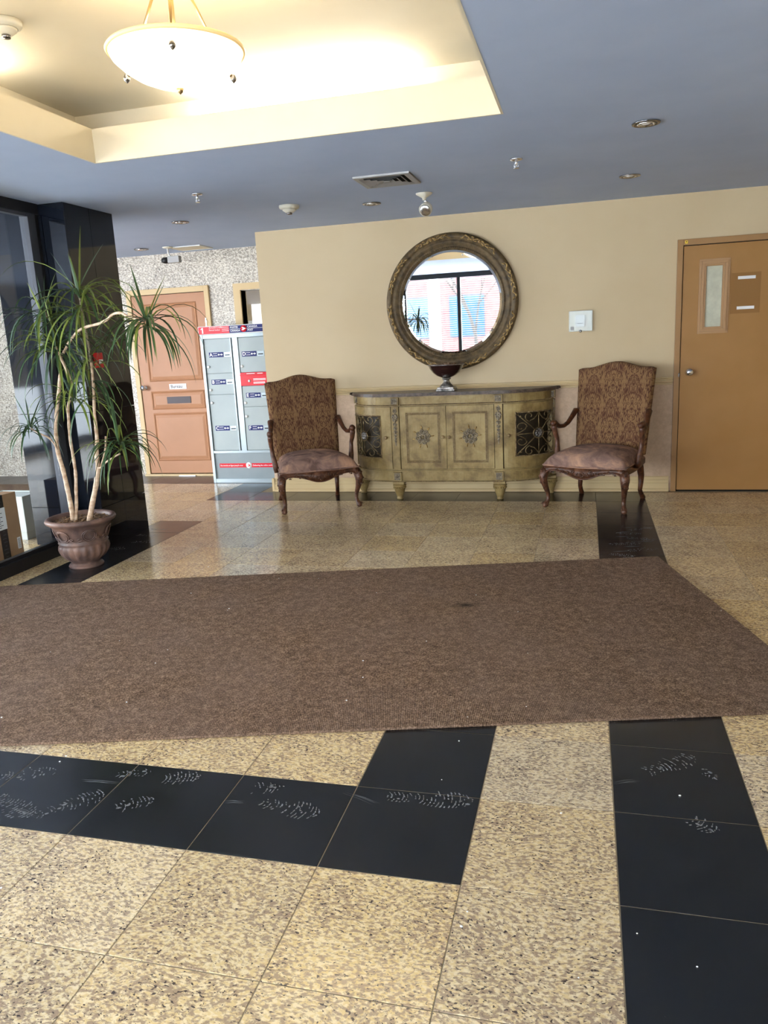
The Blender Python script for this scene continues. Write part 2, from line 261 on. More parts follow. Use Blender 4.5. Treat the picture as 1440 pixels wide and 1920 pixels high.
# ------------------------------------------------------------------ mesh helpers
class MB:
    def __init__(s): s.v = []; s.f = []; s.sm = []; s.mi = []; s.k = 0
    def add(s, vs, fs, smooth=False):
        o = len(s.v); s.v += [tuple(x) for x in vs]; s.f += [tuple(i + o for i in f) for f in fs]
        s.sm += [smooth] * len(fs); s.mi += [s.k] * len(fs); return s
    def box(s, x0, x1, y0, y1, z0, z1, ch=0.0):
        if ch <= 0:
            vs = [(x, y, z) for z in (z0, z1) for y in (y0, y1) for x in (x0, x1)]
            return s.add(vs, [(0, 2, 3, 1), (4, 5, 7, 6), (0, 1, 5, 4), (2, 6, 7, 3), (0, 4, 6, 2), (1, 3, 7, 5)])
        bm = bmesh.new(); bmesh.ops.create_cube(bm, size=1)
        for v in bm.verts: v.co = Vector(((x0 + x1) / 2 + v.co.x * (x1 - x0), (y0 + y1) / 2 + v.co.y * (y1 - y0), (z0 + z1) / 2 + v.co.z * (z1 - z0)))
        bmesh.ops.bevel(bm, geom=bm.edges[:], offset=ch, segments=2, affect='EDGES', profile=0.6)
        bm.verts.ensure_lookup_table()
        s.add([v.co[:] for v in bm.verts], [[v.index for v in f.verts] for f in bm.faces], False); bm.free(); return s
    def lathe(s, prof, c=(0, 0, 0), n=32, smooth=True, axis='z', fn=None):
        vs = []; 
        for j, (r, z) in enumerate(prof):
            for i in range(n):
                a = 2 * PI * i / n; rr = fn(r, z, a) if fn else r
                x, y = rr * math.cos(a), rr * math.sin(a)
                p = (x, y, z) if axis == 'z' else ((x, z, y) if axis == 'y' else (z, x, y))
                vs.append((c[0] + p[0], c[1] + p[1], c[2] + p[2]))
        fs = [(j * n + i, j * n + (i + 1) % n, (j + 1) * n + (i + 1) % n, (j + 1) * n + i) for j in range(len(prof) - 1) for i in range(n)]
        if prof[0][0] > 1e-5 and fn is None: fs.append(tuple(range(n))[::-1])
        if prof[-1][0] > 1e-5 and fn is None: fs.append(tuple((len(prof) - 1) * n + i for i in range(n)))
        return s.add(vs, fs, smooth)
    def tube(s, pts, r, n=8, smooth=True, cap=True, flat=1.0):
        pts = [Vector(p) for p in pts]; rs = r if isinstance(r, (list, tuple)) else [r] * len(pts)
        vs = []; up = None
        for i, p in enumerate(pts):
            d = (pts[min(i + 1, len(pts) - 1)] - pts[max(i - 1, 0)])
            if d.length < 1e-9: d = Vector((0, 0, 1))
            d.normalize()
            if up is None: up = Vector((0, 0, 1)) if abs(d.z) < 0.9 else Vector((1, 0, 0))
            a = d.cross(up).normalized(); b = a.cross(d).normalized(); up = b
            for k in range(n):
                t = 2 * PI * k / n; vs.append(p + (a * math.cos(t) + b * math.sin(t) * flat) * rs[i])
        fs = [(i * n + k, i * n + (k + 1) % n, (i + 1) * n + (k + 1) % n, (i + 1) * n + k) for i in range(len(pts) - 1) for k in range(n)]
        if cap: fs += [tuple(range(n))[::-1], tuple((len(pts) - 1) * n + k for k in range(n))]
        return s.add(vs, fs, smooth)
    def ball(s, c, r, n=8, sq=(1, 1, 1)):
        vs = []; rows = max(4, n // 2)
        for j in range(rows + 1):
            p = PI * j / rows
            for i in range(n):
                a = 2 * PI * i / n; vs.append((c[0] + r * sq[0] * math.sin(p) * math.cos(a), c[1] + r * sq[1] * math.sin(p) * math.sin(a), c[2] + r * sq[2] * math.cos(p)))
        return s.add(vs, [(j * n + i, (j + 1) * n + i, (j + 1) * n + (i + 1) % n, j * n + (i + 1) % n) for j in range(rows) for i in range(n)], True)
    def prism(s, poly, y0, y1, plane='xz', smooth=False):
        n = len(poly)
        def P(a, b, t): return (a, t, b) if plane == 'xz' else ((a, b, t) if plane == 'xy' else (t, a, b))
        vs = [P(a, b, y0) for a, b in poly] + [P(a, b, y1) for a, b in poly]
        fs = [tuple(range(n)), tuple(range(2 * n - 1, n - 1, -1))] + [(i, i + n, (i + 1) % n + n, (i + 1) % n) for i in range(n)]
        return s.add(vs, fs, smooth)
    def obj(s, name, mats, parent=None, loc=(0, 0, 0), rotz=0, fix=True):
        me = bpy.data.meshes.new(name); me.from_pydata(s.v, [], s.f)
        for mm in (mats if isinstance(mats, (list, tuple)) else [mats]): me.materials.append(mm)
        me.polygons.foreach_set('use_smooth', s.sm); me.polygons.foreach_set('material_index', s.mi)
        if fix:
            bm = bmesh.new(); bm.from_mesh(me); bmesh.ops.recalc_face_normals(bm, faces=bm.faces[:]); bm.to_mesh(me); bm.free()
        me.update()
        o = bpy.data.objects.new(name, me); COL.objects.link(o); o.location = loc; o.rotation_euler = (0, 0, rotz)
        if parent: o.parent = parent
        return o
def tag(o, label=None, cat=None, group=None, kind=None):
    if label: o['label'] = label
    if cat: o['category'] = cat
    if group: o['group'] = group
    if kind: o['kind'] = kind
    return o
def empty(name, loc, label, cat, group=None, rotz=0):
    o = bpy.data.objects.new(name, None); o.empty_display_size = 0.05; COL.objects.link(o); o.location = loc; o.rotation_euler = (0, 0, rotz)
    return tag(o, label, cat, group)
def struct(name, mb, mt, parent=None, label=None):
    o = mb.obj(name, mt, parent)
    if not parent: o['kind'] = 'structure'
    if label: o['label'] = label
    return o
def copy_tree(o, parent=None):
    c = o.copy(); COL.objects.link(c)
    if parent: c.parent = parent
    for ch in o.children: copy_tree(ch, c)
    return c
def text(name, body, size, mt, parent, loc, rot=(R(90), 0, 0), bold=0.0, sx=1.0, align='LEFT'):
    cu = bpy.data.curves.new(name, 'FONT'); cu.body = body; cu.size = size; cu.extrude = 0.0006; cu.offset = bold
    cu.align_x = align; cu.align_y = 'CENTER'; cu.resolution_u = 2
    tmp = bpy.data.objects.new(name + '_src', cu); COL.objects.link(tmp)
    dg = bpy.context.evaluated_depsgraph_get(); me = bpy.data.meshes.new_from_object(tmp.evaluated_get(dg))
    bpy.data.objects.remove(tmp); bpy.data.curves.remove(cu)
    me.materials.clear(); me.materials.append(mt)
    o = bpy.data.objects.new(name, me); COL.objects.link(o); o.parent = parent; o.location = loc; o.rotation_euler = rot; o.scale = (sx, 1, 1)
    return o

CEIL = 2.48; YW = 7.15; XG = -3.77; YS = 8.10; XR = 3.2; YF = -2.40
# ------------------------------------------------------------------ floor: every tile its own piece
T = 0.406; G = 0.0030
floor = struct('floor', MB().box(-8.2, XR, -2.55, 10.6, -0.10, -0.0016), M['grout'])
xl = [0.092 + T * i for i in range(-20, 8)]
yl = [1.782 + T * j for j in range(-10, 11)] + [6.265, 6.69, 7.085, 7.56, 8.10]
def proj(p):
    d = Vector(p) - CAMPOS; z = d.dot(Vector(CF))
    if z < 0.05: return None
    return (720 + 1451.3 * d.dot(Vector(CR)) / z, 960 - 1451.3 * d.dot(Vector(CU)) / z)
MAT_A = Vector((0.45, 4.99)); MU = Vector((-0.971, -0.239)); MV = Vector((-MU.y, MU.x)) * -1
if MV.y > 0: MV = -MV
MAT_L, MAT_W = 4.22, 2.08
def under_mat(x, y):
    q = Vector((x, y)) - MAT_A; a, b = q.dot(MU), q.dot(MV); return 0.02 < a < MAT_L - .02 and 0.02 < b < MAT_W - .02
def tile_kind(cx, cy):
    i = math.floor((cx - 0.092) / T + 1e-6)
    j = math.floor((cy - 1.782) / T + 1e-6)
    if cy > 7.56: return 'brown' if cx < -3.156 else 'granite'
    if i == 0 and cy < 7.09: return 'black'
    if i == -2 and 0 <= j <= 3: return 'black'
    if j == 0 and cx < -0.3: return 'black'
    if i == -9 and (cy < 5.84 and cy > 2.9): return 'black'
    if 6.69 < cy < 7.085 and -3.57 < cx < 0.5: return 'black'
    if i == -9 and 7.085 < cy < 7.56: return 'black'
    return 'granite'
meshes = {}
cand = []
for a in range(len(xl) - 1):
    for b in range(len(yl) - 1):
        x0, x1, y0, y1 = xl[a], xl[a + 1], yl[b], yl[b + 1]; cx, cy = (x0 + x1) / 2, (y0 + y1) / 2
        if cx > XR - 0.2: continue
        if cx > -3.02 and cy > YW: continue
        cs = [(x0, y0), (x1, y0), (x1, y1), (x0, y1)]
        pr = [proj((x, y, 0)) for x, y in cs]; vis = False; area = 0
        if all(p is not None for p in pr):
            if max(p[0] for p in pr) > 0 and min(p[0] for p in pr) < 1440 and min(p[1] for p in pr) < 1920 and max(p[1] for p in pr) > 880:
                if not all(under_mat(*q) for q in cs): vis = True
            area = abs(sum(pr[k][0] * pr[(k + 1) % 4][1] - pr[(k + 1) % 4][0] * pr[k][1] for k in range(4)) / 2)
        cand.append((not vis, -area, x0, x1, y0, y1, tile_kind(cx, cy)))
cand.sort()
rest = {'granite': MB(), 'black': MB(), 'brown': MB()}
MK = {'granite': M['granite'], 'black': M['black_tile'], 'brown': M['door_tinted_tile']}
for n, (nv, ar, x0, x1, y0, y1, kd) in enumerate(cand):
    sx, sy = x1 - x0 - G, y1 - y0 - G
    dz = 0.0
    if n < 290 and not nv:
        key = (round(sx, 3), round(sy, 3), kd)
        if key not in meshes:
            q = MB(); c = 0.0009; z0 = -0.012
            q.add([(-sx/2, -sy/2, z0), (sx/2, -sy/2, z0), (sx/2, sy/2, z0), (-sx/2, sy/2, z0), (-sx/2, -sy/2, -c), (sx/2, -sy/2, -c), (sx/2, sy/2, -c), (-sx/2, sy/2, -c),
                   (-sx/2 + c, -sy/2 + c, 0), (sx/2 - c, -sy/2 + c, 0), (sx/2 - c, sy/2 - c, 0), (-sx/2 + c, sy/2 - c, 0)],
                  [(8, 9, 10, 11)] + [(k, (k + 1) % 4, (k + 1) % 4 + 4, k + 4) for k in range(4)] + [(k + 4, (k + 1) % 4 + 4, (k + 1) % 4 + 8, k + 8) for k in range(4)])
            o = q.obj('tile', MK[kd], floor); meshes[key] = o.data
        else:
            o = bpy.data.objects.new('tile', meshes[key]); COL.objects.link(o); o.parent = floor
        o.location = ((x0 + x1) / 2, (y0 + y1) / 2, 0)
    else:
        rest[kd].box(x0 + G/2, x1 - G/2, y0 + G/2, y1 - G/2, -0.012, 0.0)
for kd, q in rest.items():
    if q.v: tag(q.obj('tile_field', MK[kd], floor), kind='stuff')

# ------------------------------------------------------------------ ceiling with raised tray
CX0, CX1, CY0, CY1 = -2.68, -0.397, 1.60, 4.145
q = MB()
CT = 2.652
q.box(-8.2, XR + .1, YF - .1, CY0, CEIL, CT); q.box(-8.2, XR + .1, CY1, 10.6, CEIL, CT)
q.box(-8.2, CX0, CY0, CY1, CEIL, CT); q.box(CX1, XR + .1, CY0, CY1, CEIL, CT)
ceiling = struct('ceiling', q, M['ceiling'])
q = MB(); e = 0.012
q.box(CX0, CX1, CY1 - e, CY1 + .0, CEIL - .001, CT + .004); q.box(CX0, CX1, CY0, CY0 + e, CEIL - .001, CT + .004)
q.box(CX0, CX0 + e, CY0 + e, CY1 - e, CEIL - .001, CT + .004); q.box(CX1 - e, CX1, CY0 + e, CY1 - e, CEIL - .001, CT + .004)
struct('trim_1', q, M['coffer'], label='cream vertical band around the opening of the raised ceiling tray')
S = 0.28; UZ = 2.82; q = MB(); L_ = CT + .001
q.box(CX0 - S, CX1 + S, CY1 + S, CY1 + S + .08, L_, UZ + .1); q.box(CX0 - S, CX1 + S, CY0 - S - .08, CY0 - S, L_, UZ + .1)
q.box(CX0 - S - .08, CX0 - S, CY0 - S - .08, CY1 + S + .08, L_, UZ + .1); q.box(CX1 + S, CX1 + S + .08, CY0 - S - .08, CY1 + S + .08, L_, UZ + .1)
q.box(CX0 - S, CX1 + S, CY0 - S, CY1 + S, UZ, UZ + .1)
struct('ceiling_upper', q, M['coffer'], parent=ceiling)
cove = empty('cove_lamp', (-1.5, CY1 + .12, CT + .002), 'warm strip lamp hidden on the ledge behind the rear edge of the ceiling tray', 'light', 'strip lamps in the ceiling tray')
MB().box(-.62, .62, -.03, .03, 0, .03).obj('housing', M['white'], cove)
MB().tube([(-.58, 0, .048), (.58, 0, .048)], .014, 10).obj('lamp_tube', M['tube'], cove)
c2 = copy_tree(cove); c2.location = (CX0 - .13, 2.95, CT + .002); c2.rotation_euler.z = R(90); c2['label'] = 'warm strip lamp hidden on the ledge behind the left edge of the ceiling tray'

# ------------------------------------------------------------------ walls
RAIL = 0.965
struct('wall_back', MB().box(-3.02, XR, YW, YW + .12, RAIL, CEIL), M['wall'])
struct('wall_back_lower', MB().box(-3.02, XR, YW, YW + .12, 0, RAIL), M['wainscot'])
bpy.data.objects['wall_back_lower'].parent = bpy.data.objects['wall_back']
struct('wall_return', MB().box(-3.02, -2.90, YW + .12, YS + .12, 0, CEIL), M['wall'])
q = MB(); q.box(-8.2, -3.64, YS, YS + .12, 0, CEIL); q.box(-3.64, -2.90, YS, YS + .12, 2.035, CEIL); q.box(-3.64, -2.90, YS, YS + .12, 0, .85)
struct('wall_stone', q, M['granite_wall'])
struct('wall_right', MB().box(XR, XR + .12, YF - .1, YW + .12, 0, CEIL), M['wall'])
q = MB(); q.box(.55, XR, YF - .12, YF, 0, CEIL); q.box(-8.2, .55, YF - .12, YF, 0, 0.10)
struct('wall_front', q, M['wall'])
q = MB(); q.box(-8.3, -8.2, YF - .1, YS + .12, 0, .12); q.box(-8.3, -8.2, YF - .1, YS + .12, 2.38, CEIL); q.box(-8.3, -8.2, 5.6, YS + .12, .12, 2.38); q.box(-8.3, -8.2, -2.0, .6, 1.0, 2.38)  # unseen wall: pier added to darken the pillar's reflection, opening sized for daylight
for y in (YF - .05, -.6, 1.2, 3.2): q.box(-8.3, -8.2, y - .05, y + .05, .12, 2.38)
struct('wall_left', q, M['black_frame'])
# chair rail and skirting
def runs(prof, x0, x1, yb, name):
    q = MB(); poly = [(yb - d, z) for d, z in prof] + [(yb, prof[-1][1]), (yb, prof[0][1])]
    q.prism(poly, x0, x1, 'yz'); return q
rail = [(0.008, .936), (.012, .940), (.012, .950), (.020, .955), (.026, .962), (.026, .968), (.016, .974), (.012, .984), (.018, .990), (.018, .998), (.008, 1.002)]
q = runs(rail, -2.99, 0.725, YW, 'r'); qq = runs(rail, 1.70, XR, YW, 'r'); q.add(qq.v, qq.f)
struct('trim_2', q, M['trim'], label='cream moulded chair rail along the beige wall')
base = [(.030, .0), (.030, .012), (.024, .022), (.016, .026), (.016, .072), (.012, .076), (.012, .098), (.008, .104), (.008, .128), (.003, .134)]
q = runs(base, -3.02, 0.715, YW, 'b'); qq = runs(base, 1.70, XR, YW, 'b'); q.add(qq.v, qq.f)
q.box(-3.045, -3.02, YW - .02, YS, 0, .13)
struct('baseboard_back', q, M['trim'])
# stone-wall office behind the pane
q = MB(); q.box(-5.0, -2.9, 10.4, 10.5, 0, CEIL); q.box(-5.0, -4.9, YS + .12, 10.4, 0, CEIL); q.box(-2.9, -2.8, YS + .12, 10.4, 0, CEIL)
struct('wall_office', q, M['wall'])
q = MB(); q.box(-3.72, -3.64, YS - .025, YS + .13, .80, 2.11); q.box(-3.64, -3.02, YS - .025, YS + .13, 2.04, 2.11); q.box(-3.64, -3.02, YS - .025, YS + .13, .80, .86)
win = struct('window_1', q, M['cream_frame'], label='cream framed internal window behind the mailbox cabinet')
MB().box(-3.64, -3.02, YS + .05, YS + .056, .86, 2.04).obj('pane', M['glass'], win)
of = empty('office_ceiling_lamp', (-3.6, 9.2, CEIL), 'flat white ceiling lamp inside the office seen through the cream framed window', 'light')
MB().box(-.35, .35, -.35, .35, -.04, 0).obj('lamp_frame', M['white'], of)
MB().box(-.32, .32, -.32, .32, -.046, -.041).obj('diffuser', M['office_light'], of)
MB().box(-4.2, -3.25, 9.3, 9.34, 0, 1.75, .005).obj('office_partition', M['white'])
tag(bpy.data.objects['office_partition'], 'pale partition screen inside the office behind the window pane', 'partition')

# ------------------------------------------------------------------ pillar of black panels
pil = MB(); pil.box(-4.14, -3.545, 5.015, 5.585, 0, CEIL)
pillar = struct('wall_pillar', pil, M['dark'])
zs = [0.0, 0.30, 1.02, 1.75, CEIL]
for k in range(4):
    MB().box(-4.15, -3.53, 5.0, 5.015, zs[k] + .0015, zs[k + 1] - .0015, .001).obj('panel', M['pillar'], pillar)
    for (a, b) in ((5.0, 5.30), (5.30, 5.60)):
        MB().box(-3.545, -3.53, a + .016 if a == 5.0 else a + .001, b - .001, zs[k] + .0015, zs[k + 1] - .0015, .001).obj('panel', M['pillar'], pillar)
    MB().box(-4.155, -4.14, 5.016, 5.60, zs[k] + .0015, zs[k + 1] - .0015, .001).obj('panel', M['pillar'], pillar)

# ------------------------------------------------------------------ glazed left wall (window_2)
q = MB()
q.box(XG - .04, XG + .03, YF, 5.0, 0, .085); q.box(XG - .03, XG + .01, YF, 5.0, .085, .11)
q.box(XG - .04, XG + .04, YF, 5.0, 2.41, CEIL)
for y in (YF + .03, -.85, 0.6, 2.05, 3.5):
    q.box(XG - .04, XG + .03, y - .03, y + .03, .11, 2.41)
q.box(XG - .04, XG + .03, 4.965, 5.0, .085, 2.41)
w2 = struct('window_2', q, M['black_frame'], label='black framed floor to ceiling glazing left of the potted plant')
MB().box(XG - .035, XG + .034, 4.885, 4.965, .11, 2.41, .004).obj('end_post', M['grey_frame'], w2)
MB().box(XG - .01, XG + .035, YF, 4.885, 2.385, 2.405).obj('head_bead', M['grey_frame'], w2)
ys = [YF + .06, -.85, 0.6, 2.05, 3.5, 4.9]
for k in range(5):
    MB().box(XG - .003, XG + .003, ys[k] + .02, ys[k + 1] - .02, .11, 2.41).obj('pane', M['glass'], w2)

# ------------------------------------------------------------------ front windows behind the camera (two bays seen in the mirror; set back, unseen third bay added for daylight)
q = MB(); q.box(-3.77, .55, YF - .08, YF, 2.38, CEIL); q.box(-3.77, .55, YF - .08, YF, .10, .18)
mull = [-3.74, -2.575, -0.90, 0.52]
for x in mull: q.box(x - .035, x + .035, YF - .08, YF, .18, 2.38)
w3 = struct('window_3', q, M['black_frame'], label='black framed front windows with blinds reflected in the round mirror')
for k in range(3):
    MB().box(mull[k] + .035, mull[k + 1] - .035, YF - .045, YF - .04, .18, 2.38).obj('pane', M['glass'], w3)
for k in range(2):
    b = empty('venetian_blind', ((mull[k] + mull[k + 1]) / 2, YF + .03, 2.36), ['white horizontal blind in the front window showing left of the mullion in the mirror', 'white horizontal blind in the front window showing right of the mullion in the mirror'][k], 'blind', 'blinds on the front windows')
    hw = (mull[k + 1] - mull[k]) / 2 - .05
    MB().box(-hw, hw, -.015, .015, -.03, .0).obj('head_rail', M['blind'], b)
    s_ = MB()
    for j in range(46):
        z = -.06 - j * .044; s_.add([(-hw, -.013, z - .003), (hw, -.013, z - .003), (hw, .013, z + .003), (-hw, .013, z + .003), (-hw, -.013, z - .0022), (hw, -.013, z - .0022), (hw, .013, z + .0038), (-hw, .013, z + .0038)], [(0, 1, 2, 3), (7, 6, 5, 4), (0, 4, 5, 1), (2, 6, 7, 3), (1, 5, 6, 2), (0, 3, 7, 4)])
    tag(s_.obj('slat', M['blind'], b), kind='stuff')
# outdoors
MB().box(-30, 20, -40, YF - .12, -.30, -.12).obj('ground_outside', M['snow'])['kind'] = 'structure'
MB().box(-30, -8.35, YF - .12, 30, -.30, -.12).obj('ground_side', M['snow'])['kind'] = 'structure'
tag(MB().lathe([(.17, 0), (.17, .1), (.14, .14), (.14, 3.2), (.18, 3.25), (.18, 3.4)], (-3.40, -4.0, -.12), 24).obj('column', M['outdoor_white']), 'white round column outside the front window, seen in the mirror', 'column')
bl = empty('brick_building', (-5.6, -17.5, -.12), 'pink brick building across the street, seen in the mirror', 'building')
MB().box(-4.5, 4.5, -1, 0, 0, 8).obj('wall', M['brick_out'], bl)
for i in range(4):
    for j in range(3):
        MB().box(-4.1 + i * 2.2, -2.7 + i * 2.2, .0, .05, .9 + j * 2.3, 2.5 + j * 2.3).obj('window', M['blue_glass'], bl)
tr_ = empty('street_tree', (-2.9, -8, -.12), 'bare thin tree outside, seen in the mirror', 'tree'); q = MB(); random.seed(3)
def branch(q, p, d, L, r, n):
    pts = [p]; dd = Vector(d)
    for k in range(4): dd = (dd + Vector((random.uniform(-.2, .2), random.uniform(-.2, .2), random.uniform(-.05, .2)))).normalized(); pts.append(pts[-1] + dd * L / 4)
    q.tube(pts, [r, r * .9, r * .8, r * .65, r * .5], 6)
    if n:
        for k in range(3):
            a = random.uniform(0, 2 * PI); branch(q, pts[2 + k % 3], (dd + Vector((math.cos(a), math.sin(a), .3)) * .8).normalized(), L * .7, r * .5, n - 1)
branch(q, Vector((0, 0, 0)), (0, 0, 1), 2.4, .07, 4); q.obj('trunk', M['bark'], tr_)

# ------------------------------------------------------------------ right door
d1 = empty('door_1', (1.205, YW, 0), 'tan orange door with a narrow glazed panel and round steel knob', 'door'); d1['kind'] = 'structure'; del d1['category']
q = MB(); q.box(-.475, -.43, -.028, .0, 0, 2.118, .003); q.box(.43, .475, -.028, .0, 0, 2.118, .003); q.box(-.43, .43, -.028, .0, 2.07, 2.118, .003)
q.obj('door_frame', M['orange_frame'], d1)
q = MB(); q.box(-.43, .43, -.004, -.001, 0, 2.07); q.obj('door_gap', M['dark'], d1)
# leaf with hole for the vision pane: x from 0.905..1.15 world
q = MB(); L0, L1 = -.424, .424; hx0, hx1, hz0, hz1 = -.245, -.120, 1.405, 1.893; yt = -.016
for a in ((L0, hx0, .014, 2.063), (hx1, L1, .014, 2.063), (hx0, hx1, .014, hz0), (hx0, hx1, hz1, 2.063)): q.box(a[0], a[1], yt, -.005, a[2], a[3])
leaf = q.obj('door_leaf', M['orange_door'], d1)
q = MB()
def ring(q, x0, x1, z0, z1, wd, ya, yb):
    q.box(x0, x1, yb, ya, z1 - wd, z1, .002); q.box(x0, x1, yb, ya, z0, z0 + wd, .002); q.box(x0, x0 + wd, yb, ya, z0 + wd, z1 - wd, .002); q.box(x1 - wd, x1, yb, ya, z0 + wd, z1 - wd, .002)
ring(q, -.298, -.062, 1.350, 1.950, .018, -.012, -.024); ring(q, -.280, -.080, 1.368, 1.932, .020, -.012, -.034); ring(q, -.262, -.100, 1.386, 1.914, .018, -.010, -.026)
q.obj('panel_moulding', M['orange_trim'], d1)
MB().box(-.246, -.119, -.012, -.008, 1.404, 1.894).obj('pane', mottled('frosted_pale_glass', (0.50, 0.50, 0.40), (0.60, 0.60, 0.48), 12, 0.12), d1)
q = MB(); q.lathe([(.032, 0), (.032, -.006), (.014, -.012), (.012, -.03), (.024, -.036), (.031, -.048), (.030, -.060), (.018, -.068), (.0, -.070)], (-.352, -.016, 1.037), 24, axis='y'); q.obj('door_knob', M['steel'], d1)
for z in (1.545, 1.785):
    MB().box(.0, .133, -.021, -.0162, z - .012, z + .012, .001).obj('name_strip', M['label_white'], d1)
q = MB(); q.box(-.05, .175, -.0175, -.0158, 1.50, 1.825); q.obj('sign_patch', mat('darker_door_paint', (0.27, 0.135, 0.04), 0.45), d1)['label'] = 'slightly darker rectangle around the name strips'  # slightly darker rectangle of door colour behind the name strips
q.k = 0
MB().box(-.418, -.398, -.0300, -.0280, 2.083, 2.106).obj('sticker', M['yellow'], d1); MB().prism([(-.413, 2.101), (-.403, 2.101), (-.408, 2.090)], -.0312, -.0302).obj('sticker_mark', M['black'], d1)
q = MB(); q.box(-.440, -.428, -.0290, -.0005, 1.0, 1.03); q.obj('strike_plate', M['bronze_steel'], d1)

# ------------------------------------------------------------------ Bureau door in the stone wall
d2 = empty('door_2', (-4.525, YS, 0), 'salmon panelled door with a mail slot in the speckled stone wall', 'door'); d2['kind'] = 'structure'; del d2['category']
q = MB(); q.box(-.51, -.455, -.03, .0, 0, 2.115, .003); q.box(.455, .51, -.03, .0, 0, 2.115, .003); q.box(-.455, .455, -.03, .0, 2.055, 2.115, .003)
q.obj('door_frame', M['cream_frame'], d2)
MB().box(-.455, .455, -.003, .0, 0, 2.055).obj('door_gap', M['dark'], d2)
MB().box(-.449, .449, -.018, -.004, .03, 2.049, .002).obj('door_leaf', M['salmon'], d2)
def raised(x0, x1, z0, z1):
    q = MB(); y = -.018
    def fr(a, b, c, d, yy): return [(a, yy, c), (b, yy, c), (b, yy, d), (a, yy, d)]
    vs = fr(x0, x1, z0, z1, y) + fr(x0 + .012, x1 - .012, z0 + .012, z1 - .012, y - .010) + fr(x0 + .026, x1 - .026, z0 + .026, z1 - .026, y - .001) + fr(x0 + .055, x1 - .055, z0 + .055, z1 - .055, y - .009)
    fs = [(k + 4 * r, (k + 1) % 4 + 4 * r, (k + 1) % 4 + 4 * r + 4, k + 4 * r + 4) for r in range(3) for k in range(4)] + [(12, 13, 14, 15)]
    q.add(vs, fs); return q
for z0, z1 in ((1.095, 1.955), (.775, .985), (.175, .735)): raised(-.335, .345, z0, z1).obj('panel', M['salmon'], d2)
MB().box(-.13, .17, -.034, -.026, .842, .918, .002).obj('mail_slot', M['grey_plate'], d2)
sg = MB().box(-.09, .125, -.022, -.0182, 1.002, 1.062).obj('name_sign', M['label_white'], d2)
text('lettering', 'Bureau', .052, M['grey_plate'], sg, (-.072, -.0232, 1.032), bold=.0005)
q = MB(); q.lathe([(.030, 0), (.030, -.006), (.013, -.012), (.013, -.03), (.026, -.038), (.032, -.052), (.026, -.064), (0, -.068)], (-.405, -.018, 1.03), 20, axis='y'); q.obj('door_knob', M['steel'], d2)
for z in (1.72, .95, .25): MB().box(.446, .462, -.036, -.018, z - .05, z + .05, .002).obj('hinge', M['steel'], d2)
MB().box(-.51, .51, -.06, -.0, 0, .022, .003).obj('threshold', M['trim'], d2)
MB().box(-.06, .15, -.075, -.061, 0.0005, .012).obj('draught_strip', M['label_white'], d2)

# ------------------------------------------------------------------ parcel mailbox cabinet
mbx = empty('mailbox_cabinet', (-3.5, 7.61, 0), 'tall grey metal parcel locker with lettered doors A to F and a red header', 'mailbox')
X = lambda x: x + 3.5
q = MB(); q.box(X(-3.915), X(-3.10), .02, .46, 0, 1.66, .004); q.obj('cabinet_body', M['mail'], mbx)
q = MB(); q.box(X(-3.925), X(-3.895), -.012, .02, 0, 1.575, .002); q.box(X(-3.565), X(-3.505), -.004, .02, .335, 1.54, .003); q.box(X(-3.125), X(-3.09), -.012, .02, 0, 1.575, .002)
q.box(X(-3.895), X(-3.125), -.008, .02, 1.535, 1.575, .002); q.box(X(-3.895), X(-3.125), -.008, .02, .325, .352, .002); q.box(X(-3.895), X(-3.125), -.010, .02, 0, .045, .002)
q.box(X(-3.590), X(-3.578), -.010, .02, .352, 1.535, .001); q.obj('face_frame', M['mail_trim'], mbx)
q = MB(); q.box(X(-3.893), X(-3.127), .006, .0205, .045, .325); q.obj('lower_panel', M['mail_low'], mbx)
hd = MB().box(X(-3.93), X(-3.085), -.03, .30, 1.575, 1.662, .004).obj('header', M['white'], mbx)
MB().box(X(-3.922), X(-3.572), -.0325, -.030, 1.582, 1.655).obj('red_banner', M['red'], hd)
MB().box(X(-3.572), X(-3.10), -.0325, -.030, 1.582, 1.655).obj('navy_banner', M['navy'], hd)
MB().prism([(X(-3.882), 1.590), (X(-3.868), 1.590), (X(-3.868), 1.648), (X(-3.879), 1.648), (X(-3.897), 1.634), (X(-3.893), 1.627), (X(-3.882), 1.635)], -.0337, -.0326).obj('numeral', M['label_white'], hd)
text('lettering', 'Armoire à colis\nParcel locker', .024, M['label_white'], hd, (X(-3.80), -.0332, 1.632))
for k in range(3): MB().box(X(-3.655), X(-3.578), -.0332, -.0324, 1.640 - k * .018, 1.644 - k * .018).obj('text_line', M['label_white'], hd)
text('lettering', 'POSTES', .026, M['label_white'], hd, (X(-3.560), -.0332, 1.637), bold=.0004)
text('lettering', 'CANADA', .026, M['label_white'], hd, (X(-3.560), -.0332, 1.602), bold=.0004)
text('lettering', 'CANADA', .026, M['label_white'], hd, (X(-3.368), -.0332, 1.637), bold=.0004)
text('lettering', 'POST', .026, M['label_white'], hd, (X(-3.368), -.0332, 1.602), bold=.0004)
MB().box(X(-3.565), X(-3.10), -.0331, -.0325, 1.618, 1.621).obj('emblem_line', M['label_white'], hd)
MB().lathe([(.034, 0), (.034, -.0015)], (X(-3.410), -.0325, 1.6195), 24, axis='y').obj('emblem_disc', M['red'], hd)
MB().prism([(X(-3.434), 1.632), (X(-3.418), 1.636), (X(-3.384), 1.620), (X(-3.418), 1.603), (X(-3.434), 1.607), (X(-3.416), 1.620)], -.0352, -.0341).obj('emblem_wing', M['label_white'], hd)
